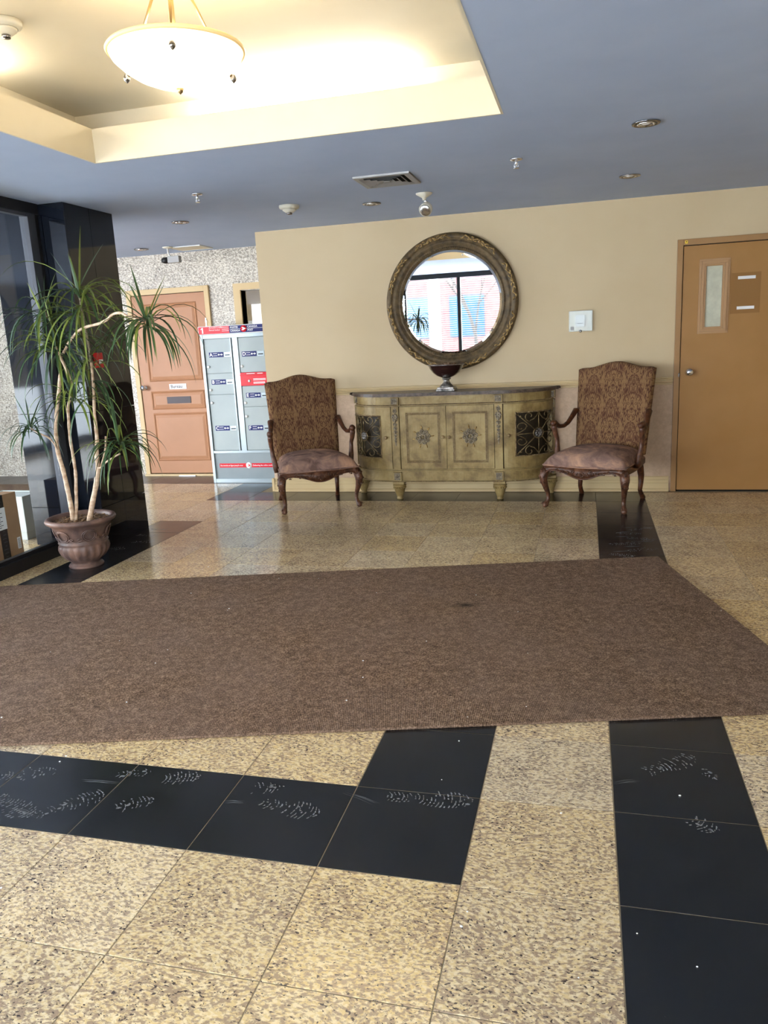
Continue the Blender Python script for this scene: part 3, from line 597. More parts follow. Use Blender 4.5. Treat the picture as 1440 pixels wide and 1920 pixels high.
def mdoor(x0, x1, z0, z1, letter, lx, lz, kx, kz):
    d = MB().box(X(x0), X(x1), .004, .0205, z0, z1, .0025).obj('door', M['mail'], mbx)
    if letter:
        MB().box(X(lx), X(lx + .165), .0022, .004, lz - .026, lz + .026).obj('label_plate', M['navy'], d)
        text('lettering', letter, .052, M['label_white'], d, (X(lx + .006), .0016, lz), bold=.0008)
        for k in range(2): MB().box(X(lx + .046), X(lx + .095), .0014, .0021, lz + .010 - k * .022, lz + .014 - k * .022).obj('text_line', M['label_white'], d)
        q = MB(); q.lathe([(.010, 0), (.010, -.0008)], (X(lx + .112), .0020, lz), 12, axis='y'); q.box(X(lx + .115), X(lx + .150), .0012, .0021, lz - .003, lz + .003)
        q.prism([(X(lx + .140), lz + .011), (X(lx + .160), lz), (X(lx + .140), lz - .011)], .0012, .0021); q.obj('key_symbol', M['label_white'], d)
        MB().box(X(lx + .178), X(lx + .252), -.004, .004, lz - .028, lz + .026, .002).obj('card_slot_plate', M['mail_trim'], d)
        MB().box(X(lx + .185), X(lx + .240), -.0050, -.0041, lz - .012, lz - .001).obj('card_slot', M['black'], d)
    if kx is not None:
        q = MB(); q.lathe([(.015, 0), (.015, -.010), (.012, -.013), (0, -.013)], (X(kx), .004, kz), 16, axis='y'); q.obj('lock', M['white'], d)
    return d
mdoor(-3.888, -3.592, 1.178, 1.530, 'A', -3.845, 1.368, -3.862, 1.246)
mdoor(-3.888, -3.592, .956, 1.173, 'B', -3.845, 1.085, -3.862, 1.005)
mdoor(-3.888, -3.592, .357, .951, 'C', -3.851, .595, -3.862, .868)
mdoor(-3.500, -3.130, 1.178, 1.530, 'D', -3.470, 1.362, -3.480, 1.238)
mdoor(-3.500, -3.130, .818, 1.030, 'E', -3.462, .935, -3.475, .858)
mdoor(-3.500, -3.130, .357, .813, 'F', -3.465, .592, -3.478, .715)
fl = MB().box(X(-3.505), X(-3.125), -.010, .0205, 1.035, 1.172, .003).obj('mail_flap', M['red'], mbx)
MB().box(X(-3.505), X(-3.125), -.018, -.010, 1.140, 1.150, .002).obj('flap_lip', M['red'], fl)
for k, (a, b, z) in enumerate(((-3.36, -3.22, 1.105), (-3.36, -3.22, 1.092), (-3.36, -3.23, 1.070), (-3.36, -3.23, 1.058), (-3.43, -3.34, 1.160), (-3.31, -3.25, 1.160))):
    MB().box(X(a), X(b), -.0112, -.0101, z - .003, z + .003).obj('text_line', M['label_white'], fl)
q = MB(); q.lathe([(.014, 0), (.014, -.006), (0, -.008)], (X(-3.405), -.010, 1.085), 14, axis='y'); q.obj('lock', M['white'], fl)
st = MB().box(X(-3.845), X(-3.195), .0035, .006, .167, .212).obj('red_strip', M['red'], mbx)
text('lettering', "Du monde en ligne jusqu'à vous", .0205, M['label_white'], st, (X(-3.835), .0028, .189), bold=.0002)
text('lettering', 'Delivering the online world', .0205, M['label_white'], st, (X(-3.455), .0028, .189), bold=.0002)
MB().lathe([(.034, 0), (.034, -.001)], (X(-3.500), .0034, .190), 24, axis='y').obj('round_badge', M['label_white'], st)
MB().prism([(X(-3.515), .203), (X(-3.505), .205), (X(-3.482), .190), (X(-3.505), .176), (X(-3.515), .178), (X(-3.502), .190)], .0016, .0023).obj('badge_wing', M['red'], st)
text('lettering', 'Canada', .03, M['grey_plate'], mbx, (X(-3.255), .0032, .385), bold=.0002)

# ------------------------------------------------------------------ entrance mat
q = MB(); c = 0.004; ang = math.atan2(-MU.y, -MU.x)
nx, ny = 90, 45; h = .011
def mz(a, b): return h
q.box(-MAT_L, 0, -MAT_W, 0, 0.0, h, .004)
mat_o = q.obj('entrance_mat', M['mat'], None, (MAT_A.x, MAT_A.y, 0.0005), ang)
tag(mat_o, 'large brown ribbed entrance mat lying askew across the granite floor', 'mat')
q = MB(); q.box(-.11, .11, -.20, .0, 0, .0008); 
px_ = MAT_A + MU * 2.98 + MV * (-0.012)
o = MB().box(-.09, .09, -.02, .012, 0.0, .003).obj('rubber_underlay', M['mat_dark'], mat_o, (-3.02, .001, -.0004)); o['label'] = 'black rubber sliver peeking from under the mat edge'
# small crumbs on mat and floor
random.seed(11); q = MB()
for k in range(46):
    x, y = random.uniform(-2.6, 1.0), random.uniform(1.3, 4.6); z = .0125 if under_mat(x, y) else .001
    r = random.uniform(.0018, .0045); q.ball((x, y, z + r * .4), r, 6, (1, .8, .5))
tag(q.obj('crumb', M['crumb']), 'scattered tiny white crumbs and grit on the mat and floor', 'crumbs', kind='stuff')
# pale dried shoe prints on the black tiles, parts of the floor
def footprint(x, y, ang, L=.28, seed=0, dens=.8, part=(0, 1)):
    """sole print: rows of broken tread bars inside a shoe outline, plus a few smeared blots"""
    rnd = random.Random(seed); q = MB(); ca, sa = math.cos(ang), math.sin(ang)
    def patch(pts):
        n = len(pts); w_ = [(x + a * ca - b * sa, y + a * sa + b * ca) for a, b in pts]
        q.add([(a, b, .00025) for a, b in w_] + [(a, b, .00005) for a, b in w_], [tuple(range(n))] + [(k, k + n, (k + 1) % n + n, (k + 1) % n) for k in range(n)])
    full_ = .285; a0 = -L / 2
    n = int(L / .0125)
    for i in range(n):
        f = part[0] + (part[1] - part[0]) * (i + .5) / n          # 0 heel .. 1 toe
        w = .030 + .016 * math.sin(min(1, max(0, (f - .32) / .68)) * PI * .86) - .010 * math.exp(-((f - .38) / .12) ** 2)
        w *= math.sqrt(max(.04, 1 - abs(2 * f - 1) ** 6)) * min(1.0, L / .2 + .25)
        u = a0 + L * (i + .5) / n
        for k in range(6):
            if rnd.random() > dens * (0.55 + .45 * math.sin(i * 1.3 + seed) ** 2): continue
            v0 = -w + 2 * w * k / 6 + rnd.uniform(-.001, .001); v1 = v0 + 2 * w / 6 * rnd.uniform(.45, 1.0)
            bend = lambda v: -.010 * (v / max(w, .01)) ** 2 + .006
            h_ = rnd.uniform(.0018, .0052); r1, r2 = rnd.uniform(-.0012, .0012), rnd.uniform(-.0012, .0012); vm_ = (v0 + v1) / 2
            patch([(u + bend(v0) + r1, v0), (u + bend(vm_) + r2, vm_), (u + bend(v1), v1), (u + bend(v1) + h_ * .7, v1), (u + bend(vm_) + h_, vm_), (u + bend(v0) + h_ + r1, v0)])
    for k in range(3):
        u, v = rnd.uniform(-L * .45, L * .45), rnd.uniform(-.02, .02); rr = rnd.uniform(.003, .007)
        patch([(u + rr * (1 + .4 * rnd.random()) * math.cos(b * PI / 4), v + rr * (.5 + .4 * rnd.random()) * math.sin(b * PI / 4)) for b in range(8)])
    return q.obj('dried_footprint', M['salt'], floor)
def smear(x, y, ang, L, seed):
    rnd = random.Random(seed); q = MB(); ca, sa = math.cos(ang), math.sin(ang)
    for k in range(5):
        v = rnd.uniform(-.008, .008); a, b = -L / 2 + rnd.uniform(0, L * .3), L / 2 - rnd.uniform(0, L * .3); t = rnd.uniform(.0004, .0011)
        pts = [(a, v), ((a + b) / 2, v + .003), (b, v + rnd.uniform(-.004, .004)), ((a + b) / 2, v + .003 + t)]
        w_ = [(x + p * ca - o_ * sa, y + p * sa + o_ * ca) for p, o_ in pts]
        q.add([(p, o_, .00025) for p, o_ in w_] + [(p, o_, .00005) for p, o_ in w_], [(0, 1, 2, 3)] + [(m_, m_ + 4, (m_ + 1) % 4 + 4, (m_ + 1) % 4) for m_ in range(4)])
    return q.obj('dried_smear', M['salt'], floor)
for k, a in enumerate(((-1.336, 2.135, .294, .13, .9, (.4, 1)), (-1.416, 1.964, .553, .125, .8, (.4, 1)), (-1.622, 1.928, .814, .225, .8, (0, 1)), (-1.015, 2.128, .269, .105, .7, (.5, 1)), (-.904, 2.034, -.121, .21, .75, (0, 1)),
                      (-.479, 2.158, .074, .285, .85, (0, 1)), (.280, 2.491, .666, .205, .7, (.1, 1)), (.343, 2.163, -.677, .09, .8, (.5, 1)), (-1.815, 1.888, -.372, .22, .9, (0, 1)), (-1.90, 2.06, .3, .2, .6, (0, 1)), (-1.52, 2.13, .3, .12, .6, (0, .5)), (.40, 2.44, 2.3, .08, .4, (0, .5)))):
    footprint(a[0], a[1], a[2], a[3], k + 1, a[4], a[5])
for k, a in enumerate(((-1.615, 2.06, .031, .19), (-1.085, 2.033, .143, .10), (-.689, 2.121, -.378, .14), (.141, 2.361, .335, .10), (-1.75, 1.86, -.2, .16))): smear(*a, k)
rs_ = random.Random(4)
for k in range(9): footprint(rs_.uniform(.20, .40), 4.62 + k * .14, rs_.uniform(-.4, .6), rs_.uniform(.14, .24), 30 + k, rs_.uniform(.5, .8), (0, 1))
for k in range(10): smear(rs_.uniform(.22, .38), 4.6 + k * .13, rs_.uniform(-.2, .5), rs_.uniform(.10, .20), 50 + k)
for k in range(4): footprint(-3.36 + rs_.uniform(-.08, .08), 4.95 + k * .2, rs_.uniform(-.3, .5), .18, 70 + k, .55, (0, 1))

# ------------------------------------------------------------------ credenza
cr = empty('demilune_credenza', (-1.188, YW, 0), 'olive gold demilune credenza with dark marble top between the two armchairs', 'cabinet')
YB = -.034
FH, EA, EB, YQ = .455, .455, .365, -.035      # half of flat front, ellipse axes, back line
def plan(off=0.0, n=14, t0=0.0, t1=90.0):
    """right half arc points from the flat front to the wall"""
    out = []
    for k in range(n + 1):
        t = R(t0 + (t1 - t0) * k / n); out.append((FH + (EA + off) * math.sin(t), YQ - (EB + off) * math.cos(t)))
    return out
def full(off): 
    r = plan(off); return [(-x, y) for x, y in reversed(r)] + r
def band(z0, z1, off, mt, name, chamfer=0, par=None, yb=YQ + .001):
    q = MB(); p = full(off)
    poly = p + [(p[-1][0], yb), (p[0][0], yb)] if p[-1][1] < yb - .002 else p
    q.prism(poly, z0, z1, 'xy'); return q
# carcass: dark inner core, bands
core = MB(); core.prism(full(-.07), .18, .86, 'xy'); core.obj('carcass', M['inner_dark'], cr)
q = band(.862, .926, -.010, 0, ''); q.obj('frieze', M['olive'], cr)
q = band(.175, .255, -.006, 0, ''); q.obj('base_frieze', M['olive'], cr)
q = band(.258, .270, .012, 0, ''); qq = band(.270, .280, -.004, 0, ''); q.add(qq.v, qq.f); qq = band(.163, .176, .004, 0, ''); q.add(qq.v, qq.f); qq = band(.846, .853, .002, 0, ''); q.add(qq.v, qq.f); qq = band(.926, .933, .004, 0, ''); q.add(qq.v, qq.f)
q.obj('moulding', M['olive'], cr)
q = MB()
for off, z, r in ((-.002, .858, .0055), (.006, .168, .0055)):
    p = full(off); pts = []
    for (a, b) in zip(p[:-1], p[1:]):
        d = math.hypot(b[0] - a[0], b[1] - a[1]); k = max(1, round(d / .0125))
        for i in range(k): pts.append((a[0] + (b[0] - a[0]) * i / k, a[1] + (b[1] - a[1]) * i / k))
    for x, y in pts: q.ball((x, y, z), r, 6)
tag(q.obj('bead_moulding', M['olive_dark'], cr), kind='stuff')
# marble top with stepped edge, breaking forward over the posts
q = MB()
for z0, z1, off in ((.933, .940, .018), (.940, .956, .034), (.956, .962, .028)):
    p = full(off); p = [(x, min(y, YQ + .03)) for x, y in p]
    q.prism([(p[0][0] - .03, YB + .03)] + [(p[0][0] - .03, YQ - .03)] + p + [(p[-1][0] + .03, YQ - .03), (p[-1][0] + .03, YB + .03)], z0, z1, 'xy')
q.obj('marble_top', M['marble'], cr)
yf = YQ - EB     # flat front plane
# posts
def post(x0, x1, yfr, ybk, nm='corner_post'):
    q = MB(); q.box(x0, x1, yfr, ybk, .28, .846, .003); q.box(x0 - .004, x1 + .004, yfr - .008, ybk, .862, .928, .003); q.box(x0 - .004, x1 + .004, yfr - .008, ybk, .176, .255, .003)
    o = q.obj(nm, M['olive'], cr)
    xc = (x0 + x1) / 2
    for za, zb in ((.868, .922), (.184, .248)):
        q = MB(); zc = (za + zb) / 2; ring(q, x0 + .008, x1 - .008, za, zb, .008, yfr - .008, yfr - .013); q.box(x0 + .012, x1 - .012, yfr - .0092, yfr - .008, za + .004, zb - .004)
        for k in range(6): a = k * PI / 3; q.ball((xc + .010 * math.cos(a), yfr - .010, zc + .010 * math.sin(a)), .006, 6, (1, .6, 1))
        q.ball((xc, yfr - .011, zc), .005, 6); q.obj('block_carving', M['carv_grey'], o)
    q = MB()
    # carved drop: rosette then husks
    q.box(xc - .005, xc + .005, yfr - .005, yfr, .50, .835)
    q.lathe([(.026, 0), (.026, -.008), (.014, -.010), (.010, -.006), (.006, -.012), (0, -.014)], (xc, yfr, .755), 12, axis='y')
    for k in range(8): a = k * PI / 4; q.ball((xc + .022 * math.cos(a), yfr - .007, .755 + .022 * math.sin(a)), .009, 6, (1, .7, 1))
    for dx in (-.010, .010): q.tube([(xc + dx * .2, yfr - .004, .79), (xc + dx * 1.6, yfr - .006, .805), (xc + dx * 1.2, yfr - .005, .822), (xc + dx * .3, yfr - .004, .812)], .0045, 6)
    z = .722
    for k in range(7):
        s_ = 1.45 - k * .12; q.ball((xc, yfr - .005, z), .011 * s_, 6, (.7, .7, 1.1)); q.ball((xc - .009 * s_, yfr - .003, z + .006), .007 * s_, 6, (.8, .6, 1.3)); q.ball((xc + .009 * s_, yfr - .003, z + .006), .007 * s_, 6, (.8, .6, 1.3)); z -= .022 * s_ + .006
    q.ball((xc, yfr - .003, z - .006), .006, 6, (.6, .6, 2.2))
    q.obj('post_carving', M['carv_grey'], o)
for sx in (-1, 1):
    x0, x1 = sorted((sx * .425, sx * .495)); post(x0, x1, yf - .014, yf + .05)
    x0, x1 = sorted((sx * .865, sx * .925)); post(x0, x1, YQ - .052, YQ + .03)
# flat doors
def flat_door(x0, x1, kx):
    q = MB(); q.box(x0, x1, yf - .006, yf + .012, .283, .843, .002); d = q.obj('door', M['olive'], cr)
    q = MB(); pm = .055; a0, a1, b0, b1 = x0 + pm, x1 - pm, .338, .790; y0 = yf - .006
    ring(q, a0, a1, b0, b1, .005, y0, y0 - .006); ring(q, a0 + .017, a1 - .017, b0 + .017, b1 - .017, .004, y0, y0 - .005)
    d1_ = (a0 + .0115, a1 - .0115)
    for i in range(int((b1 - b0) / .0115)):
        for xx in d1_: q.ball((xx, y0 - .002, b0 + .010 + i * .0115), .0052, 6, (1, .7, .8))
    for i in range(int((a1 - a0 - .03) / .0115)):
        for zz in (b0 + .0115, b1 - .0115): q.ball((a0 + .022 + i * .0115, y0 - .002, zz), .0052, 6, (.8, .7, 1))
    q.obj('panel_moulding', M['olive_dark'], d)
    xc, zc = (x0 + x1) / 2 - (.012 if kx > 0 else -.012) * 0, .572
    q = MB()
    for k in range(8):
        a = k * PI / 4 + .2
        cxx, czz = xc + .048 * math.cos(a), zc + .048 * math.sin(a)
        pts = [(cxx + .017 * math.cos(b + a), y0 - .004, czz + .017 * math.sin(b + a)) for b in [i * 2 * PI / 8 for i in range(9)]]
        q.tube(pts, .0055, 6, cap=False); q.ball((cxx, y0 - .004, czz), .009, 6, (1, .6, 1))
    for k in range(10):
        a = k * PI / 5; q.ball((xc + .025 * math.cos(a), y0 - .007, zc + .025 * math.sin(a)), .011, 6, (1, .7, 1))
    q.ball((xc, y0 - .012, zc), .008, 8)
    q.obj('rosette', M['carv_grey'], d)
    q = MB()
    for k, a in enumerate((0.95, 0.1, -1.9, -1.2, 3.35, 1.7, 2.6)):
        c_, s_ = math.cos(a), math.sin(a)
        q.tube([(xc + .060 * c_, y0 - .003, zc + .060 * s_), (xc + .078 * c_, y0 - .003, zc + .078 * s_), (xc + .088 * c_, y0 - .004, zc + .088 * s_), (xc + .104 * c_, y0 - .001, zc + .104 * s_)], [.003, .004, .008, .001], 6)
    q.obj('rosette_rays', M['mgold'], d)
    q = MB(); q.lathe([(.006, 0), (.006, -.012), (.014, -.018), (.016, -.026), (.010, -.033), (0, -.035)], (kx, y0, .570), 16, axis='y'); q.obj('knob', M['olive_dark'], d)
flat_door(-.420, -.0015, -.028); flat_door(.0015, .420, .028)
# curved doors
def cpt(sx, t, z, off=0.0):
    a = R(t); return (sx * (FH + .0 + (EA + off) * math.sin(a)), YQ - (EB + off) * math.cos(a), z)
def curved_door(sx):
    T0, T1, A0, A1, Z0, Z1, ZA, ZB = 6, 83, 19, 79, .283, .843, .385, .765
    q = MB(); o0, o1 = .004, -.016
    def patch(t0, t1, z0, z1, n):
        vs = []
        for k in range(n + 1):
            t = t0 + (t1 - t0) * k / n
            vs += [cpt(sx, t, z0, o0), cpt(sx, t, z1, o0), cpt(sx, t, z0, o1), cpt(sx, t, z1, o1)]
        fs = []
        for k in range(n):
            a = k * 4; b = a + 4
            fs += [(a, b, b + 1, a + 1), (a + 2, a + 3, b + 3, b + 2), (a + 1, b + 1, b + 3, a + 3), (a, a + 2, b + 2, b)]
        fs += [(0, 1, 3, 2), (n * 4, n * 4 + 2, n * 4 + 3, n * 4 + 1)]
        q.add(vs, fs)
    patch(T0, A0, Z0, Z1, 3); patch(A1, T1, Z0, Z1, 2); patch(A0, A1, Z0, ZA, 10); patch(A0, A1, ZB, Z1, 10)
    d = q.obj('curved_door', M['olive'], cr)
    q = MB(); loop = [cpt(sx, A0 + (A1 - A0) * k / 12, ZA, .006) for k in range(13)] + [cpt(sx, A1, ZB, .006)] + [cpt(sx, A1 - (A1 - A0) * k / 12, ZB, .006) for k in range(13)] + [cpt(sx, A0, ZA, .006)]
    q.tube(loop, .0055, 6)
    n = 24
    for k in range(n + 1):
        for z in (ZA, ZB): q.ball(cpt(sx, A0 + (A1 - A0) * k / n, z, .008), .006, 6)
    for k in range(26):
        for t in (A0, A1): q.ball(cpt(sx, t, ZA + (ZB - ZA) * k / 25, .008), .006, 6)
    q.obj('opening_moulding', M['olive_dark'], d)
    vs = []; q = MB()
    for k in range(11): t = A0 - 2 + (A1 - A0 + 4) * k / 10; vs += [cpt(sx, t, ZA - .02, -.045), cpt(sx, t, ZB + .02, -.045)]
    q.add(vs, [(2 * k, 2 * k + 2, 2 * k + 3, 2 * k + 1) for k in range(10)]); q.obj('backing', M['inner_dark'], d)
    # scroll grille
    g = MB(); tc_, zc = (A0 + A1) / 2, (ZA + ZB) / 2
    def P(u, v): return cpt(sx, tc_ + u * (A1 - A0) / 2, zc + v * (ZB - ZA) / 2, -.006)
    def line(pts, r=.0045): g.tube([P(*p) for p in pts], r, 6)
    def scroll(u, v, r0, a0, turns, dirn, asp=1.0):
        pts = []
        for k in range(15):
            f = k / 14; a = a0 + dirn * turns * 2 * PI * f; r = r0 * (1 - .75 * f); pts.append((u + r * math.cos(a) * asp, v + r * math.sin(a)))
        line(pts)
    ov = [(.26 * math.cos(a), .24 * math.sin(a)) for a in [k * 2 * PI / 20 for k in range(21)]]; line(ov, .006)
    for a in range(4):
        su, sv = (1, 1, -1, -1)[a], (1, -1, 1, -1)[a]
        line([(.20 * su, .18 * sv), (.55 * su, .52 * sv), (.97 * su, .95 * sv)])
        scroll(.42 * su, .80 * sv, .24, -PI / 2 * sv, .85, su * sv); scroll(.78 * su, .32 * sv, .24, PI if su > 0 else 0, .85, -su * sv)
        line([(.98 * su, .02 * sv), (.80 * su, .10 * sv), (.62 * su, .22 * sv), (.56 * su, .36 * sv)])
        line([(.0, .98 * sv), (.10 * su, .80 * sv), (.24 * su, .66 * sv), (.40 * su, .60 * sv)])
        g.ball(P(.80 * su, .80 * sv), .012, 6); g.ball(P(.90 * su, .90 * sv), .010, 6)
    line([(0, .24), (0, .98)]); line([(0, -.24), (0, -.98)]); line([(.26, 0), (.98, 0)]); line([(-.26, 0), (-.98, 0)])
    g.obj('scroll_grille', M['iron_gold'], d)
    q = MB()
    for k in range(8): a = k * PI / 4; q.ball(P(.12 * math.cos(a), .13 * math.sin(a)), .016, 6, (1, .8, 1))
    q.ball(P(0, 0), .016, 8); q.obj('grille_flower', M['pewter'], d)
    q = MB(); kp = cpt(sx, 12, .572, .004); q.lathe([(.006, 0), (.006, -.012), (.014, -.018), (.016, -.026), (.010, -.033), (0, -.035)], kp, 16, axis='y'); q.obj('knob', M['olive_dark'], d)
curved_door(-1); curved_door(1)
def foot(x, y):
    q = MB(); q.box(x - .052, x + .052, y - .050, y + .050, .140, .165, .003)
    q.lathe([(.044, .140), (.060, .133), (.062, .124), (.054, .118), (.052, .100), (.050, .092), (.044, .066), (.032, .034), (.026, .014), (.030, .010), (.028, .0)], (x, y, 0), 20)
    for k in range(18): a = k * 2 * PI / 18; q.ball((x + .054 * math.cos(a), y + .054 * math.sin(a), .108), .008, 6, (1, 1, 1.2))
    q.obj('foot', M['olive'], cr)
for sx in (-1, 1): foot(sx * .458, yf + .045); foot(sx * .885, YQ - .030)

# ------------------------------------------------------------------ footed bowl on the credenza
vs_ = empty('footed_bowl', (-1.205, 6.93, .962), 'dark wine footed bowl of potpourri on a pewter pedestal, standing on the credenza', 'bowl')
q = MB(); q.lathe([(.026, .112), (.045, .117), (.085, .134), (.120, .163), (.145, .196), (.158, .222), (.164, .226), (.160, .230), (.152, .226), (.135, .196), (.105, .158), (.060, .134), (0, .128)], n=48); q.obj('bowl_body', M['vase_dark'], vs_)
q = MB(); q.lathe([(.162, .226), (.166, .229), (.164, .233), (.158, .232)], n=48, fn=lambda r, z, a: r); q.obj('bowl_rim', M['pewter'], vs_)
q = MB(); q.box(-.082, .082, -.082, .082, 0, .018, .003); q.box(-.074, .074, -.074, .074, .018, .034, .003)
q.lathe([(.062, .034), (.058, .044), (.038, .064), (.026, .090), (.028, .098), (.040, .102), (.040, .110), (.030, .116)], n=24); q.obj('pedestal', M['pewter'], vs_)
MB().box(-.035, .030, -.0835, -.0822, .006, .013).obj('base_slot', M['black'], vs_)
q = MB(); random.seed(5)
for k in range(60):
    a = random.uniform(0, 2 * PI); r = .14 * math.sqrt(random.random()); q.ball((r * math.cos(a), r * math.sin(a), .222 + random.uniform(0, .02) * (1.2 - r / .14)), random.uniform(.010, .018), 6, (1.2, .8, .6))
tag(q.obj('potpourri', M['potpourri'], vs_), kind='stuff')
MB().lathe([(0, .205), (.138, .205), (.138, .215), (0, .215)], n=24).obj('filling', M['potpourri'], vs_)

# ------------------------------------------------------------------ round mirror
mr = empty('round_mirror', (-1.170, YW, 1.730), 'large round mirror in a wide bronze frame with gilded leaf ornaments', 'mirror'); mr.rotation_euler.x = .0130; mr.location.y -= .010
RO, RI = .595, .452
q = MB(); prof = [(RO - .012, 0), (RO, -.012), (RO + .002, -.028), (RO - .010, -.042), (RO - .030, -.050), (RO - .046, -.046), (RO - .056, -.034), (RO - .062, -.034), (RO - .070, -.040), (RO - .085, -.036), (RO - .105, -.024), (RO - .112, -.020), (RO - .118, -.028), (RO - .130, -.028), (RO - .136, -.018), (RI - .004, -.012), (RI - .006, 0)]
q.lathe(prof, n=96, axis='y', fn=lambda r, z, a: r); q.obj('frame', M['mframe'], mr)
q = MB()
for k in range(150): a = 2 * PI * k / 150; q.ball(((RO - .124) * math.cos(a), -.029, (RO - .124) * math.sin(a)), .0062, 6)
tag(q.obj('bead_ring', M['mframe'], mr), kind='stuff')
def orn(ac, seed):
    q = MB(); rnd = random.Random(seed); rm = RO - .030
    def P(da, dr, h=0): a = ac + da * 1.3; return ((rm + dr) * math.cos(a), -.047 - h, (rm + dr) * math.sin(a))
    for s_ in (-1, 1):
        q.tube([P(s_ * (.02 + .20 * f), .012 * math.sin(f * 9 + seed), .001) for f in [i / 9 for i in range(10)]], [.006, .006, .005, .005, .005, .005, .004, .004, .003, .002], 6)
        for i in range(5):
            f = .03 + i * .042; sd = 1 if i % 2 else -1
            q.tube([P(s_ * f, 0, .002), P(s_ * (f + .012), sd * .010, .005), P(s_ * (f + .030), sd * .016, .004), P(s_ * (f + .044), sd * .010, .001)], [.003, .0065, .005, .0015], 6)
    for k in range(5): b = k * 2 * PI / 5; q.ball(P(.012 * math.cos(b), .008 * math.sin(b), .002), .0075, 6)
    q.ball(P(0, 0, .006), .006, 6)
    return q
for k in range(8): orn(R(22.5 + 45 * k - 6), k).obj('ornament', M['mgold'], mr)
yaw = 0.0
def gl_ring(q, rs, n=96):
    vs = []
    for r, y in rs:
        for i in range(n): a = 2 * PI * i / n; vs.append((r * math.cos(a), y, r * math.sin(a)))
    return q.add(vs, [(j * n + i, j * n + (i + 1) % n, (j + 1) * n + (i + 1) % n, (j + 1) * n + i) for j in range(len(rs) - 1) for i in range(n)])
q = MB(); n = 96; RG = .432
q.add([(RG * math.cos(2 * PI * i / n), -.016, RG * math.sin(2 * PI * i / n)) for i in range(n)], [tuple(range(n))])
q.obj('mirror_glass', M['mirror'], mr)
q = MB(); gl_ring(q, [(RG, -.016), (RI - .001, -.0128)]); q.obj('bevelled_edge', M['mirror'], mr)

# ------------------------------------------------------------------ thermostat with clear guard
th = empty('thermostat_guard', (-.045, YW, 1.508), 'clear plastic thermostat cover on the beige wall above the right armchair', 'thermostat')
MB().box(-.100, .100, -.008, 0, -.088, .088, .003).obj('back_plate', M['white_trim'], th)
q = MB(); w_, h_ = .098, .086
for a in ((-w_, w_, -h_, -h_ + .004), (-w_, w_, h_ - .004, h_), (-w_, -w_ + .004, -h_, h_), (w_ - .004, w_, -h_, h_)): q.box(a[0], a[1], -.060, -.008, a[2], a[3])
q.box(-w_, w_, -.064, -.060, -h_, h_, .002); q.obj('clear_cover', M['clear'], th)
MB().box(-.045, .035, -.040, -.008, -.050, .050, .004).obj('thermostat_body', M['white'], th)
MB().box(-.032, .020, -.0412, -.0402, -.022, -.017).obj('scale_mark', M['grey_plate'], th)
MB().lathe([(.012, 0), (.012, -.012), (.006, -.016), (0, -.016)], (.0, -.060, -.086), 14, axis='y').obj('lock', M['bronze_steel'], th)
q = MB(); q.tube([(.045 + .035 * math.cos(a), -.058, .07 * math.sin(a)) for a in [R(-70 + 14 * k) for k in range(11)]], .0022, 6); q.obj('cover_rib', M['white'], th)
MB().box(-.085, -.055, -.0655, -.0642, -.075, -.045).obj('hinge_tab', M['vent'], th)

# ------------------------------------------------------------------ armchairs
def cab_leg(x, y, outx, outy, h, carvedm, parent, nm='leg', rear=False):
    """cabriole leg: knee bulges outwards, ankle narrows, scroll foot"""
    q = MB(); o = Vector((outx, outy, 0)).normalized()
    if rear: prof = [(0, -.03, .030), (.15, -.010, .030), (.35, .010, .026), (.55, .008, .021), (.75, -.005, .018), (.9, .030, .019), (.97, .050, .022), (1, .052, .020)]
    else: prof = [(0, -.004, .034), (.08, .014, .038), (.18, .030, .037), (.32, .026, .030), (.48, .006, .023), (.64, -.016, .0185), (.78, -.022, .0165), (.87, -.008, .019), (.94, .010, .025), (.98, .014, .024), (1, .012, .016)]
    base = Vector((x, y, h)) ; pts = []; rs = []
    end = prof[-1][1]
    for f, d, r in prof: pts.append(base + o * (d - end) + Vector((0, 0, -h * f + .001))); rs.append(r)
    q.tube(pts, rs, 12)
    if not rear:
        fo = pts[-3]; side = Vector((-o.y, o.x, 0))
        for s_ in (-1, 1):   # scroll toe volutes
            q.tube([fo + o * (.012 + .013 * math.cos(a)) + side * s_ * .016 + Vector((0, 0, .013 * math.sin(a) + .006)) for a in [k * PI / 5 for k in range(9)]], .005, 6)
        for k in range(9):   # knee and shin acanthus beads
            f = .05 + k * .075; i = f * (len(prof) - 1)
            zz = h * (1 - f); a = min(range(len(prof)), key=lambda j: abs(prof[j][0] - f)); p = pts[a].copy(); p.z = zz
            rr = rs[a]; q.ball(p + o * rr * .9, .009 - k * .0005, 6, (1, 1, 1.5))
            if k < 5:
                for s_ in (-1, 1): q.ball(p + o * rr * .6 + side * s_ * rr * .72, .007, 6, (1, 1, 1.5))
    q.obj(nm, carvedm, parent)
